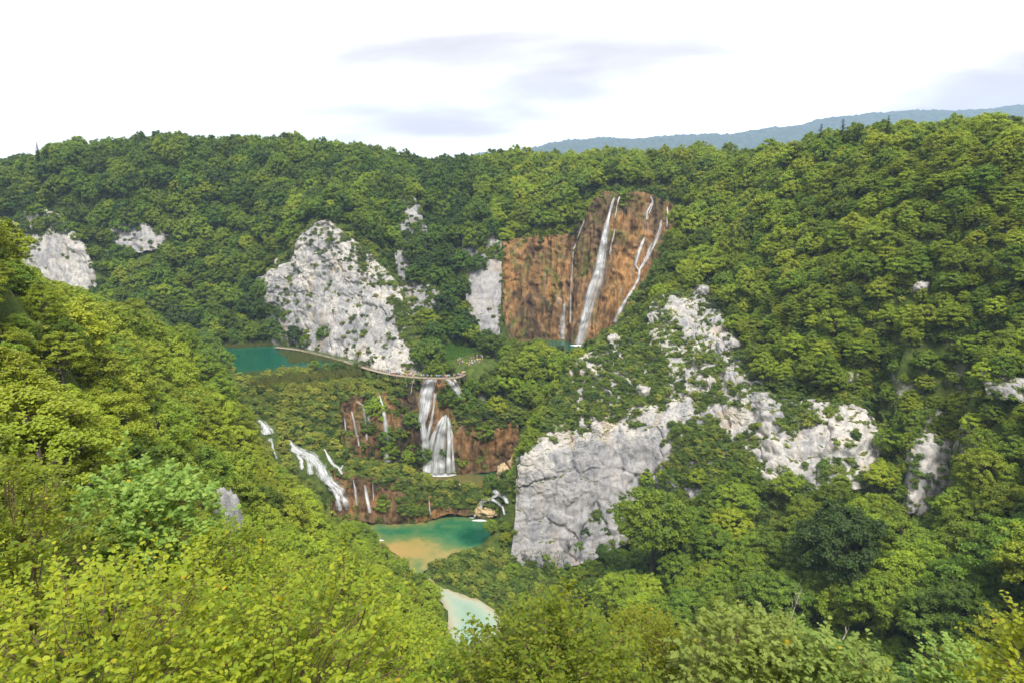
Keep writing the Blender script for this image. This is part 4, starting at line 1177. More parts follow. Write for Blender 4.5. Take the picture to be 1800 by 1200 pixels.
def place_label(x, y, px, py, kind, tint=0.5, R=4.0, H=9.0):
    grp = place_group(x, y, px, py, kind)[1]
    lx, ly, text = min(LANDMARKS, key=lambda t: (t[0] - px) ** 2 + (t[1] - py) ** 2)
    dx, dy = px - lx, py - ly
    d = math.hypot(dx, dy)
    side = ("below and right of" if dy > 0 and dx > 0 else "below and left of" if dy > 0 else "above and right of" if dx > 0 else "above and left of") if 0.4 < abs(dy) / (abs(dx) + 1e-6) < 2.4 else (("below" if dy > 0 else "above") if abs(dy) > abs(dx) else ("right of" if dx > 0 else "left of"))
    how = "" if d < 45 else ("" if d < 110 else "well " if d < 180 else "far ")
    if d < 45: side = "beside" if "and" in side else "just " + side
    col = "dark green" if tint < 0.36 else "mid green" if tint < 0.56 else "fresh green" if tint < 0.76 else "yellow green"
    if kind == 'shrub':
        size = "tiny" if R < 0.9 else "low" if R < 1.5 else "big"
        shape = "flat" if H / R < 1.25 else "round" if H / R < 1.6 else "upright"
        return f"{size} {shape} {col} bush {how}{side} {text}", grp
    size = "small" if R < 2.6 else "medium" if R < 4.2 else "large" if R < 6.0 else "very large"
    shape = "squat" if H / R < 2.05 else "round" if H / R < 2.3 else "tall"
    return f"{size} {shape} {col} tree {how}{side} {text}", grp
PROTO_OBJ = {}
def lod(y, R, kind):
    if kind in ('shrub', 'spruce'): return kind
    if R > 5.6 and y < 300: return 'big'
    if y < 75: return 'near'
    if y < 265: return 'mid'
    return 'far'
def make_plant(x, y, z, R, H, tint, kind, label, group, name, cat, k, rz):
    ld = lod(y, R, kind)
    tr, cr, R0, H0 = PR[ld][k % len(PR[ld])]
    e = add(name, None, loc=(x, y, z), rz=rz, scale=(R / R0, R / R0, H / H0), label=label, category=cat, group=group)
    e.empty_display_size = 0.5
    tn = 'stem' if kind == 'shrub' else 'trunk'
    cn = 'foliage' if kind == 'shrub' else 'crown'
    a = add(tn, tr, e); b = add(cn, cr, e, tint=float(tint))
    PROTO_OBJ.setdefault((ld, k % len(PR[ld])), (a, b))
    return e
for s in SPECIAL:
    x, y, z, R, H, tint, kind, label, name, cat = s
    make_plant(x, y, z, R, H, tint, kind, label, 'spruces on rim and skyline' if kind == 'spruce' else None, name, cat, random.Random(int(x * 7)).randint(0, 9), x)
REST = {}
r3 = np.random.default_rng(77)
for i, t in enumerate(ALL):
    x, y, z, R, H, tint, kind = t
    k = int(r3.integers(0, 60)); rz = float(r3.uniform(0, 6.283))
    if i in SINGLE:
        lab, grp = place_label(x, y, qq[i, 0], qq[i, 1], kind, tint, R, H)
        make_plant(x, y, z, R, H, tint, kind, lab, grp, 'broadleaf_tree' if kind == 'tree' else 'shrub', 'tree' if kind == 'tree' else 'shrub', k, rz)
    else:
        if vis[i] == 0 and r3.uniform() < (0.55 if kind == 'tree' else 0.7):
            continue
        ld = lod(y, R, kind)
        REST.setdefault(ld, []).append((x, y, z, R, H, tint, k % len(PR[ld]), rz))
def scatter(name, rows, ld, label):
    """the plants too many to pick apart: one object, instanced from the meshes of the single ones"""
    a = np.array(rows)
    me = bpy.data.meshes.new(name)
    me.vertices.add(len(a)); me.vertices.foreach_set('co', a[:, :3].astype(np.float32).ravel())
    R0 = np.array([p[2] for p in PR[ld]])[a[:, 6].astype(int)]; H0 = np.array([p[3] for p in PR[ld]])[a[:, 6].astype(int)]
    def attr(n, t, v, field='value'):
        at = me.attributes.new(n, t, 'POINT')
        at.data.foreach_set(field, np.ascontiguousarray(v).ravel())
    attr('scl', 'FLOAT_VECTOR', np.stack((a[:, 3] / R0, a[:, 3] / R0, a[:, 4] / H0), 1).astype(np.float32), 'vector')
    attr('rotz', 'FLOAT', a[:, 7].astype(np.float32))
    attr('tint', 'FLOAT', a[:, 5].astype(np.float32))
    attr('proto', 'INT', a[:, 6].astype(np.int32))
    o = add(name, me, kind='stuff', label=label)
    ng = bpy.data.node_groups.new(name, 'GeometryNodeTree')
    ng.interface.new_socket('Geometry', in_out='INPUT', socket_type='NodeSocketGeometry')
    ng.interface.new_socket('Geometry', in_out='OUTPUT', socket_type='NodeSocketGeometry')
    N, L = ng.nodes, ng.links
    gi, go = N.new('NodeGroupInput'), N.new('NodeGroupOutput')
    jn = N.new('GeometryNodeJoinGeometry')
    def named(n, t):
        nd = N.new('GeometryNodeInputNamedAttribute'); nd.data_type = t; nd.inputs['Name'].default_value = n
        return nd.outputs['Attribute']
    sc, rz, pi = named('scl', 'FLOAT_VECTOR'), named('rotz', 'FLOAT'), named('proto', 'INT')
    cx = N.new('ShaderNodeCombineXYZ'); L.new(rz, cx.inputs['Z'])
    er = N.new('FunctionNodeEulerToRotation'); L.new(cx.outputs[0], er.inputs[0])
    for k in range(len(PR[ld])):
        if (ld, k) not in PROTO_OBJ: continue
        cmp_ = N.new('FunctionNodeCompare'); cmp_.data_type = 'INT'; cmp_.operation = 'EQUAL'
        L.new(pi, cmp_.inputs[2]); cmp_.inputs[3].default_value = k
        for ob in PROTO_OBJ[(ld, k)]:
            oi = N.new('GeometryNodeObjectInfo'); oi.transform_space = 'ORIGINAL'
            oi.inputs['Object'].default_value = ob
            oi.inputs['As Instance'].default_value = True
            ip = N.new('GeometryNodeInstanceOnPoints')
            L.new(gi.outputs[0], ip.inputs['Points']); L.new(cmp_.outputs[0], ip.inputs['Selection'])
            L.new(oi.outputs['Geometry'], ip.inputs['Instance'])
            L.new(er.outputs[0], ip.inputs['Rotation']); L.new(sc, ip.inputs['Scale'])
            L.new(ip.outputs[0], jn.inputs[0])
    L.new(jn.outputs[0], go.inputs[0])
    md = o.modifiers.new('scatter', 'NODES'); md.node_group = ng
    return o
for ld, rows in REST.items():
    for k in range(len(PR[ld])):
        if (ld, k) not in PROTO_OBJ:          # make sure each shape exists among the single plants
            x, y, z, R, H, tint, kk, rz = rows.pop()
            lab, grp = place_label(x, y, *proj((x, y, z + H * .6))[0][:2], 'shrub' if ld == 'shrub' else 'tree', tint, R, H)
            tr, cr, R0, H0 = PR[ld][k]
            e = add('shrub' if ld == 'shrub' else 'broadleaf_tree', None, loc=(x, y, z), rz=rz, scale=(R / R0, R / R0, H / H0), label=lab, category='shrub' if ld == 'shrub' else 'tree', group=grp)
            PROTO_OBJ[(ld, k)] = (add('trunk', tr, e), add('crown', cr, e, tint=float(tint)))
    scatter({'shrub': 'undergrowth', 'far': 'forest', 'big': 'forest', 'mid': 'forest', 'near': 'forest'}[ld], rows, ld,
            {'shrub': "low green undergrowth covering ledges and forest floor", 'far': "dense green forest covering far slopes and plateau", 'mid': "dense green forest on the nearer canyon slopes", 'big': "large old trees massed in the gorge and on the right slope", 'near': "leafy young woods on the slope nearest the camera"}[ld])
print('plants', len(ALL), 'single', len(SINGLE), {k: len(v) for k, v in REST.items()})
# ------------------------------------------------------------------ falling water
FALL = mat_fall("white_water", 0.36, 0.0, 0.16)
FALL_CASC = mat_fall("cascade_water", 0.15, 0.0, 0.11, 0.75, 0.28)
FALL_THIN = mat_fall("thin_water", 0.34, 0.0, 0.20)
FALL_SHEER = mat_fall("sheer_water", 0.16, 1.0, 0.30)
def drape(pts, n, offset):
    """follow a pixel polyline over rock and ground, standing a little clear of it"""
    pts = np.asarray(pts, float)
    seg = np.concatenate(([0], np.cumsum(np.linalg.norm(np.diff(pts[:, :2], axis=0), axis=1))))
    s = np.linspace(0, seg[-1], n)
    px = np.interp(s, seg, pts[:, 0]); py = np.interp(s, seg, pts[:, 1]); w = np.interp(s, seg, pts[:, 2])
    d = []
    for a, b in zip(px, py):
        h = hit(a, b)[0]
        d.append(h.y if h is not None else np.nan)
    d = np.array(d)
    ok = ~np.isnan(d)
    d = np.interp(np.arange(n), np.where(ok)[0], d[ok])
    k = np.ones(5) / 5
    lo = d.copy()
    for i in range(n):                             # never behind the rock just above or below it
        lo[i] = d[max(0, i - 1):i + 2].min()
    ds = np.convolve(np.pad(lo, 2, mode='edge'), k, 'valid')
    ds = np.minimum(ds, lo + 0.4) - offset
    c = np.array([P(a, b, e) for a, b, e in zip(px, py, ds)])
    return c, w * ds / FPX
def ribbon(pts, offset=0.5, step=0.45, cols=9, seed=0):
    L = sum(math.dist(pts[i][:2], pts[i + 1][:2]) for i in range(len(pts) - 1)) * 290 / FPX
    n = max(8, int(L / step))
    c, w = drape(pts, n, offset)
    t = unit(np.gradient(c, axis=0))
    view = unit(c - np.array((0, 0, CAMZ)))
    side = unit(np.cross(t, view)); side[:, 2] *= 0.3; side = unit(side)
    u = np.linspace(-1, 1, cols)
    jit = 0.30 * fbm(np.stack((np.arange(n) / 16.0, np.full(n, seed * 9.1), np.zeros(n)), 1), 3, seed)
    half = (w / 2 * (1 + jit))[:, None]
    G = c[:, None] + side[:, None] * (u[None] * half)[..., None]
    out = np.array((0, -1, 0.15))
    G = G + out * (np.sqrt(np.clip(1 - u ** 2, 0, 1))[None] * half * 0.35)[..., None]
    q = G.reshape(-1, 3)
    q = q + 0.22 * np.stack([fbm(q / np.array((1.3, 1.3, 6.0)), 2, seed + k) for k in range(3)], 1)
    arc = np.concatenate(([0], np.cumsum(np.linalg.norm(np.diff(c, axis=0), axis=1))))
    flow = np.stack(((u[None] * half).ravel() + seed * 13.7, np.repeat(arc, cols), np.tile(1 - np.abs(u) ** 1.6, n)), 1)
    end = np.minimum(1, np.minimum(np.arange(n), np.arange(n)[::-1]) / 2.0 + 0.35)
    flow[:, 2] *= np.repeat(end, cols)
    return q, grid_faces(n, cols), flow
def strand(parent, pts, mat, offset=0.5, seed=0, cols=9):
    v, f, fl = ribbon(pts, offset, seed=seed, cols=cols)
    me = mesh_from("strand", v, f, [mat], True)
    a = me.attributes.new('flow', 'FLOAT_VECTOR', 'POINT')
    a.data.foreach_set('vector', fl.astype(np.float32).ravel())
    return add("strand", me, parent)
FOAM = mat_plain("foam", (0.52, 0.54, 0.55), 0.6, 0.08, 1.5)
def foam(parent, px, py, z, rx, ry, seed):
    """a low boiling patch of white water lying on the pool"""
    x, y = on_plane(px, py, z)
    r = np.linspace(0, 1, 7); a = np.linspace(0, 2 * math.pi, 28, endpoint=False)
    Rr, A = np.meshgrid(r, a, indexing='ij')
    p = np.stack((Rr * np.cos(A), Rr * np.sin(A), np.zeros_like(A)), 2).reshape(-1, 3)
    k = 1 + 0.45 * fbm(np.stack((np.cos(A).ravel() * 1.6 + seed, np.sin(A).ravel() * 1.6, Rr.ravel()), 1), 3, seed)
    p *= k[:, None] * np.array((rx, ry, 1))
    p += np.array((x, y, z))
    p[:, 2] += 0.03 + (1 - Rr.ravel()) ** 0.6 * 0.42 * (0.5 + vnoise(p * 1.7, seed) * .5 + .25)
    idx = np.arange(7 * 28).reshape(7, 28); nx = np.roll(idx, -1, 1)
    f = np.stack((idx[:-1], idx[1:], nx[1:], nx[:-1]), 2).reshape(-1, 4)
    return add("foam", mesh_from("foam", p, f, [FOAM], True), parent)
def waterfall(label, px, py, strands, foams=(), group="waterfalls", wide=1.0):
    h = hit(px, py)[0]
    e = add("waterfall", None, label=label, category="waterfall", group=group)
    for i, (pts, mat, off) in enumerate(strands):
        strand(e, [(a, b, c * wide) for a, b, c in pts], mat, off, seed=int(px + i * 3) % 97)
    for i, f in enumerate(foams):
        foam(e, *f, seed=int(px) % 50 + i)
    return e
waterfall("tallest waterfall, a long white plume down the orange brown wall", 1040, 480, [
    ([(1080, 347, 6), (1073, 370, 8), (1066, 395, 9), (1058, 430, 12), (1052, 470, 14), (1045, 492, 16), (1036, 520, 16), (1028, 555, 15), (1020, 585, 14), (1014, 606, 14)], FALL, 0.9),
    ([(1076, 352, 5), (1064, 410, 8), (1055, 470, 14), (1040, 500, 18), (1024, 560, 14), (1017, 604, 12)], FALL, 1.5),
    ([(1068, 390, 16), (1060, 440, 26), (1052, 490, 34), (1038, 530, 36), (1026, 580, 30), (1016, 606, 30)], FALL_SHEER, 0.7)], [(1016, 607, SLAP_Z, 4.5, 2.2)])
waterfall("short thin stream at the top right of the tallest waterfall", 1085, 360, [([(1090, 343, 4), (1085, 360, 5), (1080, 386, 4)], FALL, .6), ([(1081, 402, 4), (1076, 425, 4), (1072, 450, 4)], FALL_THIN, .5)])
waterfall("forked thin stream on the upper right of the brown wall", 1145, 365, [([(1143, 343, 3), (1147, 355, 5), (1138, 372, 5), (1137, 388, 4)], FALL, .6), ([(1148, 357, 4), (1140, 378, 4)], FALL_THIN, .6)])
waterfall("narrow white stream at the right edge of the brown wall", 1173, 380, [([(1173, 362, 4), (1173, 380, 5), (1172, 400, 4)], FALL, .6)])
waterfall("slanting white stream right of the tallest waterfall", 1110, 500, [
    ([(1163, 385, 7), (1158, 410, 9), (1148, 435, 10), (1134, 460, 9), (1124, 475, 7)], FALL_THIN, .6),
    ([(1134, 415, 6), (1124, 440, 9), (1117, 466, 8), (1124, 476, 6)], FALL, .6),
    ([(1146, 425, 5), (1136, 452, 6), (1124, 474, 6), (1122, 490, 8), (1112, 510, 9), (1100, 528, 10), (1090, 545, 13), (1080, 568, 15)], FALL, .9)])
waterfall("faint veil of water low on the brown wall", 992, 560, [([(992, 532, 8), (990, 560, 16), (988, 598, 20)], FALL_SHEER, .5), ([(1008, 440, 4), (1004, 500, 5), (1002, 570, 6)], FALL_SHEER, .5), ([(1030, 380, 4), (1018, 410, 4), (1008, 440, 4)], FALL_SHEER, .5)])
waterfall("wide white double fall dropping below the boardwalk into the terrace pool", 760, 760, [
    ([(757, 663, 30), (750, 690, 34), (746, 715, 28), (742, 738, 22), (746, 765, 20), (750, 795, 24), (752, 830, 30)], FALL, .8),
    ([(762, 663, 22), (756, 690, 24), (750, 720, 20), (744, 745, 14), (748, 780, 16), (752, 830, 22)], FALL, 1.6),
    ([(766, 690, 8), (762, 720, 8), (757, 745, 10), (752, 770, 12), (752, 800, 14)], FALL_THIN, 1.2),
    ([(784, 727, 8), (781, 745, 20), (776, 768, 32), (773, 798, 42), (771, 832, 46)], FALL_SHEER, 1.2),
    ([(780, 730, 6), (771, 745, 10), (762, 766, 14), (757, 795, 16), (755, 832, 18)], FALL, 1.6),
    ([(782, 729, 7), (776, 748, 12), (770, 772, 15), (767, 800, 16), (765, 832, 18)], FALL, 1.9),
    ([(784, 728, 7), (781, 750, 12), (778, 775, 14), (776, 832, 18)], FALL, 1.7),
    ([(787, 730, 6), (789, 750, 10), (789, 780, 13), (789, 832, 17)], FALL, 1.6),
    ([(789, 736, 4), (794, 760, 7), (796, 795, 8), (797, 831, 10)], FALL_THIN, 1.5)],
    [(742, 824, MID_Z + .6, 3.6, 2.0), (768, 834, MID_Z, 7.5, 2.4), (785, 833, MID_Z, 5.0, 1.8)])
waterfall("broken white chute right of the wide fall, half hidden by bushes", 798, 680, [([(784, 663, 16), (796, 674, 22), (806, 690, 16), (812, 706, 10)], FALL, .8), ([(798, 664, 8), (808, 684, 10), (816, 704, 8)], FALL_THIN, .9)])
waterfall("slender free fall left of the wide white fall", 678, 750, [([(666, 694, 7), (672, 708, 8), (677, 735, 11), (680, 770, 15), (683, 812, 18)], FALL, 1.2), ([(677, 735, 12), (682, 812, 24)], FALL_SHEER, 1.5)])
waterfall("short thin fall at the left end of the brown mossy wall", 625, 745, [([(617, 722, 5), (623, 740, 6), (628, 765, 7), (632, 785, 6)], FALL, 1.0), ([(606, 733, 4), (608, 757, 4)], FALL_THIN, .8)])
waterfall("faint double veil between two slender falls", 644, 735, [([(626, 703, 5), (638, 712, 7), (642, 735, 9), (645, 775, 12)], FALL_SHEER, 1.0), ([(644, 715, 6), (650, 745, 10)], FALL_SHEER, 1.0)])
waterfall("thread of water over the mossy lip left of the wide fall", 724, 675, [([(728, 664, 3), (724, 678, 3), (722, 694, 3)], FALL_THIN, .7), ([(716, 668, 3), (714, 680, 2)], FALL_THIN, .7)])
waterfall("uppermost foaming step of the left cascade", 466, 750, [([(451, 737, 8), (462, 742, 16), (470, 752, 24), (472, 764, 22)], FALL_CASC, .5), ([(476, 750, 12), (482, 762, 6)], FALL_CASC, .6), ([(474, 768, 12), (480, 785, 6), (488, 808, 5)], FALL_CASC, .6)], wide=1.5)
waterfall("main foaming run of the left cascade, longest of its steps", 560, 830, [
    ([(507, 772, 8), (516, 785, 18), (530, 793, 22), (548, 800, 24), (562, 815, 30), (572, 835, 30), (584, 846, 26), (598, 858, 24), (608, 880, 20), (611, 896, 16)], FALL_CASC, .6),
    ([(520, 790, 12), (530, 808, 10), (532, 826, 9)], FALL_CASC, .6), ([(540, 800, 16), (545, 818, 14), (548, 835, 12)], FALL_CASC, .6),
    ([(550, 806, 20), (566, 822, 22), (574, 845, 18)], FALL_CASC, .9), ([(582, 850, 16), (594, 870, 16), (598, 898, 14)], FALL_CASC, .7)], wide=1.5)
waterfall("small side branch above the main left cascade", 582, 808, [([(569, 787, 5), (576, 800, 7), (584, 812, 9), (596, 822, 8), (603, 834, 8)], FALL_CASC, .6), ([(604, 815, 5), (598, 826, 5)], FALL_CASC, .6)], wide=1.5)
waterfall("thin fall left on the low wall beside the pool", 625, 865, [([(621, 840, 4), (625, 862, 6), (628, 890, 7)], FALL, .8)])
waterfall("broader of the two thin falls on the low wall beside the pool", 647, 875, [([(641, 850, 5), (645, 872, 9), (651, 902, 12)], FALL, .8), ([(655, 848, 3), (657, 880, 4)], FALL_SHEER, .8)])
waterfall("foaming rapids running from the terrace pool past the cream mound", 865, 860, [([(834, 850, 6), (850, 852, 10), (864, 856, 12), (876, 868, 12), (888, 874, 8)], FALL_CASC, .4), ([(842, 846, 6), (860, 849, 10), (872, 858, 10), (874, 868, 10), (862, 876, 9)], FALL_CASC, .5), ([(850, 850, 8), (868, 860, 9), (886, 872, 9), (893, 884, 8)], FALL_THIN, .5)], wide=1.5)
waterfall("small forked cascade falling into the turquoise pool", 850, 890, [([(862, 874, 10), (848, 880, 14), (840, 895, 10), (833, 908, 10)], FALL_CASC, .5), ([(846, 884, 6), (846, 900, 7), (840, 912, 8)], FALL_CASC, .6), ([(862, 874, 8), (872, 880, 10), (884, 890, 10), (888, 905, 12)], FALL_CASC, .5)],
    [(846, 914, POOL_Z, 4.5, 0.8), (832, 909, POOL_Z, 1.6, .7)], wide=1.5)
waterfall("thread of water dripping from the moss into the pool", 756, 895, [([(754, 878, 2.5), (757, 904, 2.5)], FALL_THIN, .8)], [(757, 903, POOL_Z, .5, .4)])
e = add("rapid", None, label="small white rapid at the left shore of the turquoise pool", category="rapid")
foam(e, 667, 949, POOL_Z, 1.7, 0.5, 4)

# ------------------------------------------------------------------ boulders and mounds
import bmesh
def rock_mesh(name, r, seed, mat, sub=4, rough=0.35, sq=(1, 1, 1)):
    bm = bmesh.new()
    bmesh.ops.create_icosphere(bm, subdivisions=sub, radius=1.0)
    v = np.array([x.co[:] for x in bm.verts])
    f1, f2, cid = worley(v * 1.3 + seed, seed)
    k = 1 + rough * fbm(v * 1.2 + seed, 3, seed) + rough * .55 * (cid - .5) - rough * .35 * np.exp(-(f2 - f1) / .08) + 0.08 * fbm(v * 6 + seed, 3, seed)
    v = v * k[:, None] * np.asarray(r) * np.asarray(sq)
    for a, b in zip(bm.verts, v):
        a.co = b
    me = bpy.data.meshes.new(name)
    bm.to_mesh(me); bm.free()
    me.materials.append(mat)
    for p in me.polygons: p.use_smooth = True
    return me
CREAM = mat_limestone("cream_travertine", (0.55, 0.43, 0.27), (0.42, 0.30, 0.16), (0.5, 0.33, 0.15), 0.98)
def boulder(px, py, D, r, seed, mat, label, sink=0.25, cat='boulder', name='boulder', group=None):
    if D is None:
        h = hit(px, py)[0]
        c = np.array(h[:])
    else:
        c = P(px, py, D)
    return add(name, rock_mesh(name, r, seed, mat, rough=0.55 if mat is CREAM else 0.35), loc=tuple(c), rz=seed, label=label, category=cat, group=group)
bq = P(402, 892, 94); bh = max(3.3, (bq[2] + 3.0 - float(ground(bq[0], bq[1])[0])) / 2 + 0.6)
boulder(402, 892 + (bh - 3.3) * 12.8, 94, (2.1, 2.2, bh), 3, LIMEG, "big grey limestone block sticking out of the near left slope trees")
boulder(884, 832, 279, (3.6, 3.2, 4.4), 8, CREAM, "cream coloured travertine mound beside the terrace pool")
boulder(853, 901, 262, (4.4, 2.6, 2.1), 12, CREAM, "yellowish travertine knob between the forks of the small cascade")
boulder(904, 814, 281, (3.2, 2.6, 3.0), 14, CREAM, "smaller cream mound touching the promontory foot")
boulder(860, 846, None, (2.6, 1.4, .9), 16, CREAM, "flat cream stone in the rapids above the pool")
boulder(822, 846, None, (2.2, 1.2, .6), 17, CREAM, "flat cream stone at the near rim of the terrace pool")
boulder(806, 852, None, (1.8, 1.1, .6), 18, CREAM, "leftmost flat stone on the near rim of the terrace pool")
boulder(842, 856, None, (1.7, 1.2, .6), 19, CREAM, "small flat stone just above the forked cascade")
for i, (px, py, r, lab) in enumerate(((1346, 434, 3.6, "white rock knob lower left of the large yellow oak"), (1388, 420, 3.0, "white rock right of the knob below the large oak"), (1304, 466, 2.3, "small white rock on the ridge left of the large oak"), (1272, 486, 2.0, "lowest small white rock on the ridge above the promontory"), (1226, 428, 3.0, "grey rock showing among trees right of the brown wall"), (1080, 596, 2.4, "white stone at the foot of the slope right of the tall fall"), (1120, 575, 2.0, "pale stone among bushes behind the promontory crest"), (1018, 628, 3.0, "white rock on the lower promontory ridge"), (1290, 606, 2.6, "pale rock by the promontory's upper right edge"), (1132, 686, 3.0, "white block standing above the grey promontory face"), (1236, 512, 3.0, "white rounded rock at the top of the promontory"), (1495, 664, 2.4, "low reddish ledge in the clearing above the cliff band"), (1620, 505, 2.4, "grey rock between trees high on the right slope"), (1090, 322, 2.2, "pale rock above the lip of the tallest waterfall"), (1395, 442, 2.2, "pale rock under the white ridge rocks"), (492, 460, 2.6, "grey rock in the trees left of the pointed cliff"))):
    boulder(px, py, None, (r * 1.2, r, r * .95), 20 + i, LIME, lab, group="rocks showing through the woods")

# ------------------------------------------------------------------ boardwalk with its visitors
BW_Z = 56.95
path = np.array([on_plane(a, b, BW_Z) for a, b in ((484, 610), (520, 614), (560, 622.5), (600, 633), (640, 645.5), (680, 656), (720, 661.5), (760, 664), (800, 663), (816, 657))])
path = catmull(np.concatenate((path, np.zeros((len(path), 1))), 1), np.linspace(0, len(path) - 1, 70))[:, :2]
bw = add("boardwalk", None, loc=(0, 0, 0), label="wooden boardwalk curving along the cliff foot and across the falls", category="boardwalk")
tg = unit(np.gradient(path, axis=0)); nrm2 = np.stack((-tg[:, 1], tg[:, 0]), 1)
def strip(off0, off1, z0, z1):
    a = path + nrm2 * off0; b = path + nrm2 * off1
    n = len(path)
    V = np.concatenate([np.concatenate((s, np.full((n, 1), z)), 1) for s, z in ((a, z1), (b, z1), (b, z0), (a, z0))])
    F = []
    for k in range(4):
        i = np.arange(n - 1)
        F.append(np.stack((k * n + i, ((k + 1) % 4) * n + i, ((k + 1) % 4) * n + i + 1, k * n + i + 1), 1))
    return V, np.concatenate(F)
add("deck", mesh_from("deck", *strip(-1.15, 1.15, BW_Z - .12, BW_Z), [WOOD]), bw)
for s in (-1.2, 1.15):
    add("edge_beam", mesh_from("edge_beam", *strip(s, s + .12, BW_Z - .16, BW_Z + .06), [WOOD]), bw)
def box_mesh(name, sx, sy, z0, z1, mat):
    v = [(-sx, -sy, z0), (sx, -sy, z0), (sx, sy, z0), (-sx, sy, z0), (-sx, -sy, z1), (sx, -sy, z1), (sx, sy, z1), (-sx, sy, z1)]
    f = [(0, 3, 2, 1), (4, 5, 6, 7), (0, 1, 5, 4), (1, 2, 6, 5), (2, 3, 7, 6), (3, 0, 4, 7)]
    return mesh_from(name, v, f, [mat])
post = box_mesh("post", .09, .09, -3.0, -0.13, WOOD)
rail_post = box_mesh("rail_post", .05, .05, 0.0, 1.0, WOOD)
for k in range(0, 70, 3):
    for s in (-1.0, 1.0):
        x, y = path[k] + nrm2[k] * s
        add("post", post, bw, (x, y, BW_Z))
for k in range(27, 46, 2):
    x, y = path[k] + nrm2[k] * 1.05
    add("rail_post", rail_post, bw, (x, y, BW_Z))
for z in (.5, .95):
    V, F = strip(1.02, 1.08, BW_Z + z, BW_Z + z + .08)
    n = len(path); sel = F[((F % n).min(1) >= 27) & ((F % n).max(1) <= 45)]
    used = np.unique(sel); rm = -np.ones(len(V), int); rm[used] = np.arange(len(used))
    add("handrail", mesh_from("handrail", V[used], rm[sel].copy(), [WOOD]), bw)

Mp = MT("visitor")
oc = Mp.n('ShaderNodeTexCoord').outputs['Object']
so = Mp.n('ShaderNodeSeparateXYZ'); Mp.l(oc, so.inputs[0])
info = Mp.n('ShaderNodeObjectInfo')
zz = so.outputs['Z']
tro = Mp.ramp(info.outputs['Random'], [(0.0, (0.03, 0.04, 0.08)), (0.35, (0.25, 0.20, 0.14)), (0.6, (0.02, 0.02, 0.02)), (0.8, (0.3, 0.3, 0.32))], 'CONSTANT')
skin = (0.50, 0.30, 0.20)
cc = Mp.mix(Mp.math('GREATER_THAN', zz, 0.55), skin, tro)
cc = Mp.mix(Mp.math('LESS_THAN', zz, 0.09), cc, (0.06, 0.05, 0.05))
cc = Mp.mix(Mp.math('GREATER_THAN', zz, 0.95), cc, info.outputs['Color'])
cc = Mp.mix(Mp.math('GREATER_THAN', zz, 1.46), cc, skin)
cc = Mp.mix(Mp.math('GREATER_THAN', zz, 1.66), cc, (0.05, 0.03, 0.02))
VIS = Mp.done(Mp.principled(cc, 0.8))
def body(pose, seed):
    a = {'stand': 0.0, 'walk': 0.22, 'photo': 0.08}[pose]
    V = [(0, 0, .95), (0, 0.01, 1.15), (0, 0, 1.40), (0, 0, 1.50), (0, -.02, 1.60), (0, -.02, 1.72),
         (.10, 0, .90), (.11, a * .7, .50), (.11, a, .08), (.11, a - .14, .04),
         (-.10, 0, .90), (-.11, -a * .3, .50), (-.11, -a, .08), (-.11, -a - .14, .04),
         (.20, 0, 1.40), (.25, .05, 1.14), (.24, -.08 if pose != 'photo' else -.24, .92 if pose != 'photo' else 1.30),
         (-.20, 0, 1.40), (-.25, .05, 1.14), (-.24, .02 if pose != 'photo' else -.24, .92 if pose != 'photo' else 1.30)]
    E = [(0, 1), (1, 2), (2, 3), (3, 4), (4, 5), (0, 6), (6, 7), (7, 8), (8, 9), (0, 10), (10, 11), (11, 12), (12, 13), (2, 14), (14, 15), (15, 16), (2, 17), (17, 18), (18, 19)]
    R = [.15, .15, .15, .06, .10, .085, .10, .07, .05, .045, .10, .07, .05, .045, .07, .05, .04, .07, .05, .04]
    me = bpy.data.meshes.new("person"); me.from_pydata(V, E, [])
    o = bpy.data.objects.new("person_build", me); COL.objects.link(o)
    o.modifiers.new('skin', 'SKIN')
    for i, r in enumerate(R):
        me.skin_vertices[0].data[i].radius = (r, r * (.75 if i in (0, 1, 2) else 1))
    me.skin_vertices[0].data[0].use_root = True
    s = o.modifiers.new('sub', 'SUBSURF'); s.levels = 1; s.render_levels = 1
    dg = bpy.context.evaluated_depsgraph_get()
    out = bpy.data.meshes.new_from_object(o.evaluated_get(dg))
    out.name = "person"
    bpy.data.objects.remove(o)
    out.materials.clear(); out.materials.append(VIS)
    for p in out.polygons: p.use_smooth = True
    return out
BODY = [body(p, 0) for p in ('stand', 'walk', 'photo')]
SHIRT = [("white", (.8, .8, .8)), ("red", (.6, .05, .05)), ("blue", (.06, .15, .5)), ("black", (.02, .02, .025)), ("pink", (.75, .3, .35)), ("pale blue", (.4, .55, .75)), ("yellow", (.75, .6, .1)), ("grey", (.3, .3, .32)), ("teal", (.05, .4, .38)), ("beige", (.55, .45, .33))]
rp = random.Random(5)
def visitor(x, y, z, rz, where, group, shirt=None):
    nm, c = shirt or rp.choice(SHIRT)
    o = add("person", rp.choice(BODY), loc=(x, y, z), rz=rz, scale=(1, 1, rp.uniform(.9, 1.05)), label=f"person in {nm} top {where}", category="person", group=group)
    o.color = c + (1,)
    return o
for k in range(74):
    u = 39 + 29.5 * rp.random() ** 0.8
    i = int(u)
    x, y = path[i] * (1 - (u - i)) + path[min(i + 1, 69)] * (u - i) + nrm2[i] * rp.uniform(-.85, .85)
    visitor(x, y, BW_Z, rp.uniform(0, 6.3), "on the crowded boardwalk above the wide fall" if u > 56 else "in the boardwalk queue under the pale cliff", "visitors on the boardwalk")
for k in (30.2, 31.0):
    x, y = path[int(k)] + nrm2[int(k)] * .3
    visitor(x + (k - 30) * .8, y, BW_Z, 1.0, "walking ahead of the boardwalk crowd", "visitors ahead of the crowd", SHIRT[3])
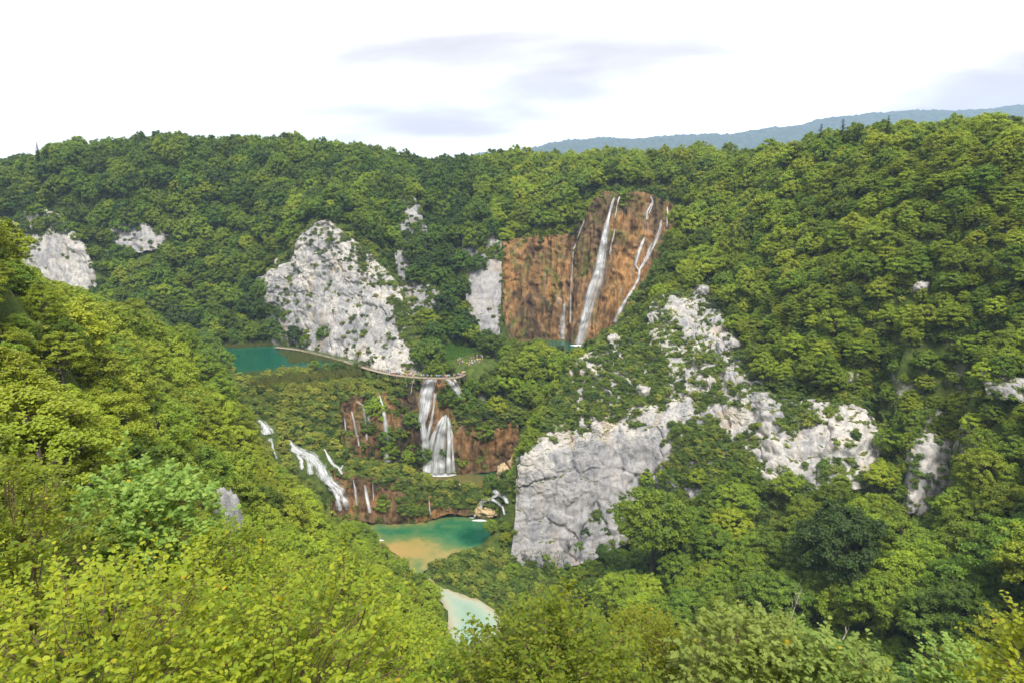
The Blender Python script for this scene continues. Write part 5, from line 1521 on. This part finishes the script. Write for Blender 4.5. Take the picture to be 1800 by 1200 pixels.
for k in range(46):
    a, b = rp.uniform(0, 1), rp.uniform(0, 1)
    px, py = (820 + 34 * a, 640 - 14 * b + 5 * (1 - a)) if k > 10 else (803 + 12 * a, 634 + 10 * b)
    h = hit(px, py)[0]
    if h is not None:
        visitor(h.x, h.y, h.z - 0.03, rp.uniform(0, 6.3), "in the crowd on the path below the green gully", "visitors on the gully path")
h = hit(107, 346)[0]
visitor(h.x, h.y, h.z, 3.0, "alone on the far viewpoint at the left", None, SHIRT[0])

# ------------------------------------------------------------------ reeds and grass
def blades(name, pts, hgt, mat, label, seed, per=5, wid=.06):
    r = np.random.default_rng(seed)
    pts = np.repeat(np.asarray(pts), per, 0) + np.concatenate((r.normal(size=(len(pts) * per, 2)) * .35, np.zeros((len(pts) * per, 1))), 1)
    n = len(pts)
    a = r.uniform(0, 6.283, n); hh = hgt * r.uniform(.6, 1.25, n)
    s = np.stack((np.cos(a), np.sin(a), a * 0), 1) * wid * hgt
    lean = np.stack((r.normal(size=n) * .22, r.normal(size=n) * .22, np.ones(n)), 1) * hh[:, None]
    v = np.stack((pts - s, pts + s, pts + lean + s * .15, pts + lean - s * .15), 1).reshape(-1, 3)
    return add(name, mesh_from(name, v, np.arange(n * 4).reshape(n, 4), [mat], False, {'lv': r.uniform(0, 1, n)}), kind='stuff', label=label)
def scatter_px(poly, n, seed):
    r = np.random.default_rng(seed)
    poly = np.asarray(poly, float)
    a, b = poly.min(0), poly.max(0)
    q = r.uniform(a, b, (n * 3, 2))
    q = q[in_poly(q[:, 0], q[:, 1], poly)][:n]
    out = []
    for x, y in q:
        h = hit(x, y)[0]
        if h is not None: out.append(h[:])
    return np.array(out)
def lakepts(poly, n, seed, z):
    r = np.random.default_rng(seed)
    w = np.array([on_plane(a, b, z) for a, b in poly])
    q = r.uniform(w.min(0), w.max(0), (n * 4, 2))
    q = q[in_poly(q[:, 0], q[:, 1], w)][:n]
    return np.concatenate((q, np.full((len(q), 1), z - .05)), 1)
reed = np.concatenate((lakepts([(486, 618), (540, 620), (612, 634), (600, 640), (560, 636), (510, 640), (505, 630)], 900, 1, LAKE_Z), lakepts([(388, 602), (470, 602), (486, 608), (400, 613)], 800, 2, LAKE_Z), lakepts([(430, 656), (560, 646), (620, 640), (640, 660), (560, 668), (440, 680)], 1300, 3, LAKE_Z + .1)))
blades("reeds", reed, 1.7, REED, "yellow green reeds fringing the upper lake", 4, 6, .03)
blades("grass", scatter_px([(774, 548), (800, 568), (835, 584), (856, 604), (830, 622), (782, 636), (776, 600)], 2600, 5), .8, GRASS, "bright green grass filling the gully below the grey rock face", 6, 7, .10)
blades("grass", scatter_px([(735, 985), (770, 965), (1000, 968), (1005, 1060), (900, 1080), (840, 1040), (775, 1028)], 1800, 7), .7, GRASS, "rough grass on the flat between pool and stream", 8, 6, .10)
blades("grass", scatter_px([(600, 790), (680, 800), (830, 850), (835, 875), (760, 870), (640, 845), (580, 810)], 1500, 9), .6, GRASS, "lush grass on the mound over the low brown wall", 10, 6, .10)

# ------------------------------------------------------------------ foreground trees with single leaves
def leaf_shape(kind):
    if kind == 'oval':      # base, edge points and tip, folded on the midrib
        v = np.array([(0, 0, 0), (.25, .30, .05), (.65, .27, .05), (1, 0, -.08), (.65, -.27, .05), (.25, -.30, .05)])
        f = [(0, 3, 2, 1), (0, 5, 4, 3)]
    else:                   # five lobed maple
        v = np.array([(0, 0, 0), (.02, .30, .02), (.22, .52, .0), (.38, .30, .04), (.68, .40, .0), (.66, .17, .04), (1.0, 0, -.06), (.66, -.17, .04), (.68, -.40, .0), (.38, -.30, .04), (.22, -.52, .0), (.02, -.30, .02)])
        f = [(0, 3, 2, 1), (0, 5, 4, 3), (0, 7, 6, 5), (0, 9, 8, 7), (0, 11, 10, 9)]
    return v, np.array(f)
def leafy_tree(px, py, D, R, Rz, nsh, L, kind, mat, tint, seed, label, leader=None, name='broadleaf_tree'):
    r = np.random.default_rng(seed)
    C = P(px, py, D)
    g = float(ground(C[0], C[1])[0])
    base = np.array((C[0], C[1], min(g, C[2] - Rz * .8)))
    d = unit(r.normal(size=(nsh, 3)) + np.array((0, -.25, .35)))
    rad = np.where(r.uniform(0, 1, nsh) < .7, r.uniform(.78, 1.0, nsh), r.uniform(.35, .8, nsh)) * (1 + .22 * fbm(d * 2.1 + seed, 2, seed))
    org = C + d * rad[:, None] * np.array((R, R, Rz))
    if leader is not None:
        lx, ly, ln = leader
        T = P(lx, ly, D)
        k = r.uniform(.25, 1, ln)[:, None]
        S = C + (T - C) * 0.15
        org = np.concatenate((org, S + (T - S) * k + r.normal(size=(ln, 3)) * .07 * (1.2 - k)))
        d = np.concatenate((d, unit(r.normal(size=(ln, 3)) * .7 + np.array((0, 0, .5)))))
        nsh += ln
    ln_ = r.uniform(.28, .62, nsh) * (1.0 if kind == 'oval' else .75)
    dr = unit(d * .7 + np.array((0, 0, .45)) + r.normal(size=(nsh, 3)) * .45)
    nl = 11 if kind == 'oval' else 7
    V, F, val, segs = [], [], [], []
    lvv, lff = leaf_shape(kind)
    s = (np.arange(nl) + .6) / nl
    pos = org[:, None] + dr[:, None] * (ln_[:, None] * s[None])[..., None]
    pos[..., 2] -= .16 * ln_[:, None] * s[None] ** 2
    side = unit(np.cross(dr, np.array((0, 0, 1.0)) + 0 * dr))
    sg = np.where(np.arange(nl) % 2, 1.0, -1.0)
    ld = unit(side[:, None] * sg[None, :, None] * .8 + dr[:, None] * .55 + np.array((0, 0, -.22)) + r.normal(size=(nsh, nl, 3)) * .30)
    pos = pos.reshape(-1, 3); ld = ld.reshape(-1, 3)
    n = len(pos)
    up = unit(np.array((0, -.12, 1.0)) + r.normal(size=(n, 3)) * .42)
    bt = unit(np.cross(up, ld)); nm = np.cross(ld, bt)
    sz = L * r.uniform(.6, 1.2, n) * np.tile(1.08 - .35 * s, nsh)
    v = pos[:, None] + (ld[:, None] * lvv[None, :, 0:1] + bt[:, None] * lvv[None, :, 1:2] + nm[:, None] * lvv[None, :, 2:3]) * sz[:, None, None]
    f = (lff[None] + (np.arange(n) * len(lvv))[:, None, None]).reshape(-1, 4)
    val = np.repeat(np.clip(.55 * r.uniform(0, 1, n) + .45 * np.repeat(r.uniform(0, 1, nsh), nl), 0, 1), len(lff))
    rare = np.repeat(r.uniform(0, 1, n) > 0.996, len(lff)); val[rare] = 1.0
    e = add(name, None, loc=tuple(base), label=label, category='tree', group='leafy trees right in front of the viewpoint')
    b = base
    add("crown", mesh_from("crown", v.reshape(-1, 3) - b, f, [mat], False, {'lv': val}), e, tint=float(tint))
    # trunk, limbs and twigs
    top = C + np.array((0, 0, .2 * Rz))
    segs.append((np.array([base - np.array((0, 0, .4)), (base * .6 + top * .4), top]) - b, (.06, .045, .02)))
    for k in range(16):
        q = org[r.integers(0, nsh)]
        st = base + (top - base) * r.uniform(.25, .95)
        segs.append((np.array([st, (st + q) / 2 + r.normal(size=3) * .06, q]) - b, (.022, .014, .006)))
    if leader is not None:
        segs.append((np.array([C, (C + T) / 2, T]) - b, (.02, .012, .004)))
    tw = r.choice(nsh, min(nsh, 420), replace=False)
    for k in tw:
        a0 = org[k]; a1 = a0 + dr[k] * ln_[k] - np.array((0, 0, .16 * ln_[k]))
        inn = a0 + (C - a0) * .30
        segs.append((np.array([inn, a0, a1]) - b, (.006, .004, .0015)))
    add("trunk", mesh_from("trunk", *tubes(segs, 4), [TWIG], True), e)
    return e
FG = [
 (170, 1270, 6.0, 1.75, 1.45, 1250, .078, 'oval', LEAF_HORN, .60, "yellow green hornbeam filling the bottom left corner"),
 (500, 1260, 6.6, 1.55, 1.45, 1050, .078, 'oval', LEAF_HORN, .56, "yellow green hornbeam right of the corner one at the bottom"),
 (262, 945, 12.0, 1.40, 1.25, 850, .125, 'maple', LEAF_MAPLE, .45, "broad leaved maple with upturned pale leaves on the near left"),
 (20, 1000, 9.0, 1.25, 1.45, 800, .085, 'oval', LEAF_HORN, .75, "yellowish tree at the left edge before the near slope"),
 (420, 1060, 11.0, 1.35, 1.2, 800, .085, 'oval', LEAF_HORN, .50, "hornbeam just right of the broad leaved maple"),
 (600, 1140, 13.0, 1.35, 1.80, 850, .085, 'oval', LEAF_HORN, .52, "slender hornbeam with upright shoots left of the stream"),
 (700, 1190, 10.5, .95, .95, 550, .08, 'oval', LEAF_HORN, .52, "small hornbeam at the bottom below the stream's left bank"),
 (960, 1205, 8.5, 1.25, .92, 800, .085, 'oval', LEAF_HORN, .60, "hornbeam with one tall leading shoot at the bottom centre"),
 (1130, 1170, 14.0, 1.3, 1.15, 700, .085, 'oval', LEAF_HORN, .72, "yellow green sapling right of the one with the tall shoot"),
 (1320, 1195, 12.0, 1.45, 1.15, 750, .125, 'maple', LEAF_MAPLE, .80, "light green maple at the bottom right of centre"),
 (1470, 1225, 11.0, 1.05, 1.0, 500, .125, 'maple', LEAF_MAPLE, .75, "lower light green maple beside the larger maple"),
 (1690, 1225, 14.0, 1.15, 1.15, 450, .125, 'maple', LEAF_MAPLE, .70, "pale maple crown near the bottom right corner"),
 (1815, 1190, 7.0, .45, .62, 200, .085, 'oval', LEAF_HORN, .85, "yellow green spray in the bottom right corner"),
 (820, 1235, 9.5, .80, .75, 420, .08, 'oval', LEAF_HORN, .50, "low hornbeam at the bottom under the pale stream"),
]
for i, t in enumerate(FG):
    leafy_tree(*t[:10], 900 + i, t[10], leader=(1002, 1022, 26) if i == 7 else ((605, 938, 30) if i == 5 else ((215, 790, 24) if i == 2 else None)))
def bare_twig(px, py, D, hpx, seed, label):
    r = np.random.default_rng(seed)
    T = P(px, py, D); B = P(px - 20, py + hpx, D)
    g = min(float(ground(B[0], B[1])[0]), B[2] - 1.0)
    base = np.array((B[0], B[1], g))
    segs = [(np.array([base, B, (B + T) / 2 + r.normal(size=3) * .02, T]) - base, (.02, .012, .008, .003))]
    for k in range(7):
        s = B + (T - B) * r.uniform(.1, .9)
        segs.append((np.array([s, s + r.normal(size=3) * .05 + np.array((0, 0, .05)), s + r.normal(size=3) * .10 + np.array((0, 0, .13))]) - base, (.006, .004, .002)))
    add("dead_branch", mesh_from("dead_branch", *tubes(segs, 5), [DEADWOOD], True), loc=tuple(base), label=label, category="branch")
bare_twig(1408, 1035, 13, 60, 1, "bare pale dead branch above the light green maple")
bare_twig(1492, 1105, 13, 30, 2, "short bare twig right of the pale dead branch")
# dead bush leaning on the promontory foot
h = hit(1000, 960)[0]
r = np.random.default_rng(8)
segs = []
for k in range(16):
    e_ = np.array((r.uniform(-3, 2.5), r.uniform(-2.2, 0), r.uniform(2.0, 6.5)))
    segs.append((np.array([(0, -.5, -.5), e_ * .5 + r.normal(size=3) * .3, e_]), (.10, .06, .02)))
add("dead_bush", mesh_from("dead_bush", *tubes(segs, 5), [BARK], True), loc=(h.x, h.y - 1.0, h.z), label="bare dark dead bush against the foot of the grey promontory", category="bush")

# ------------------------------------------------------------------ air
if HAZE:
    Mh = MT("thin_haze")
    pv = Mh.n('ShaderNodeVolumePrincipled')
    pv.inputs['Color'].default_value = (0.50, 0.68, 1.0, 1)
    pv.inputs['Density'].default_value = 0.00011
    pv.inputs['Anisotropy'].default_value = 0.0
    Mh.l(pv.outputs[0], Mh.out.inputs['Volume'])
    v = [(x, y, z) for z in (-60, 840) for x, y in ((-8200, -80), (8200, -80), (8200, 5600), (-8200, 5600))]
    f = [(0, 3, 2, 1), (4, 5, 6, 7), (0, 1, 5, 4), (1, 2, 6, 5), (2, 3, 7, 6), (3, 0, 4, 7)]
    add("haze", mesh_from("haze", v, f, [Mh.m]), kind='stuff', label="thin bluish air between the canyon and the far ridge")
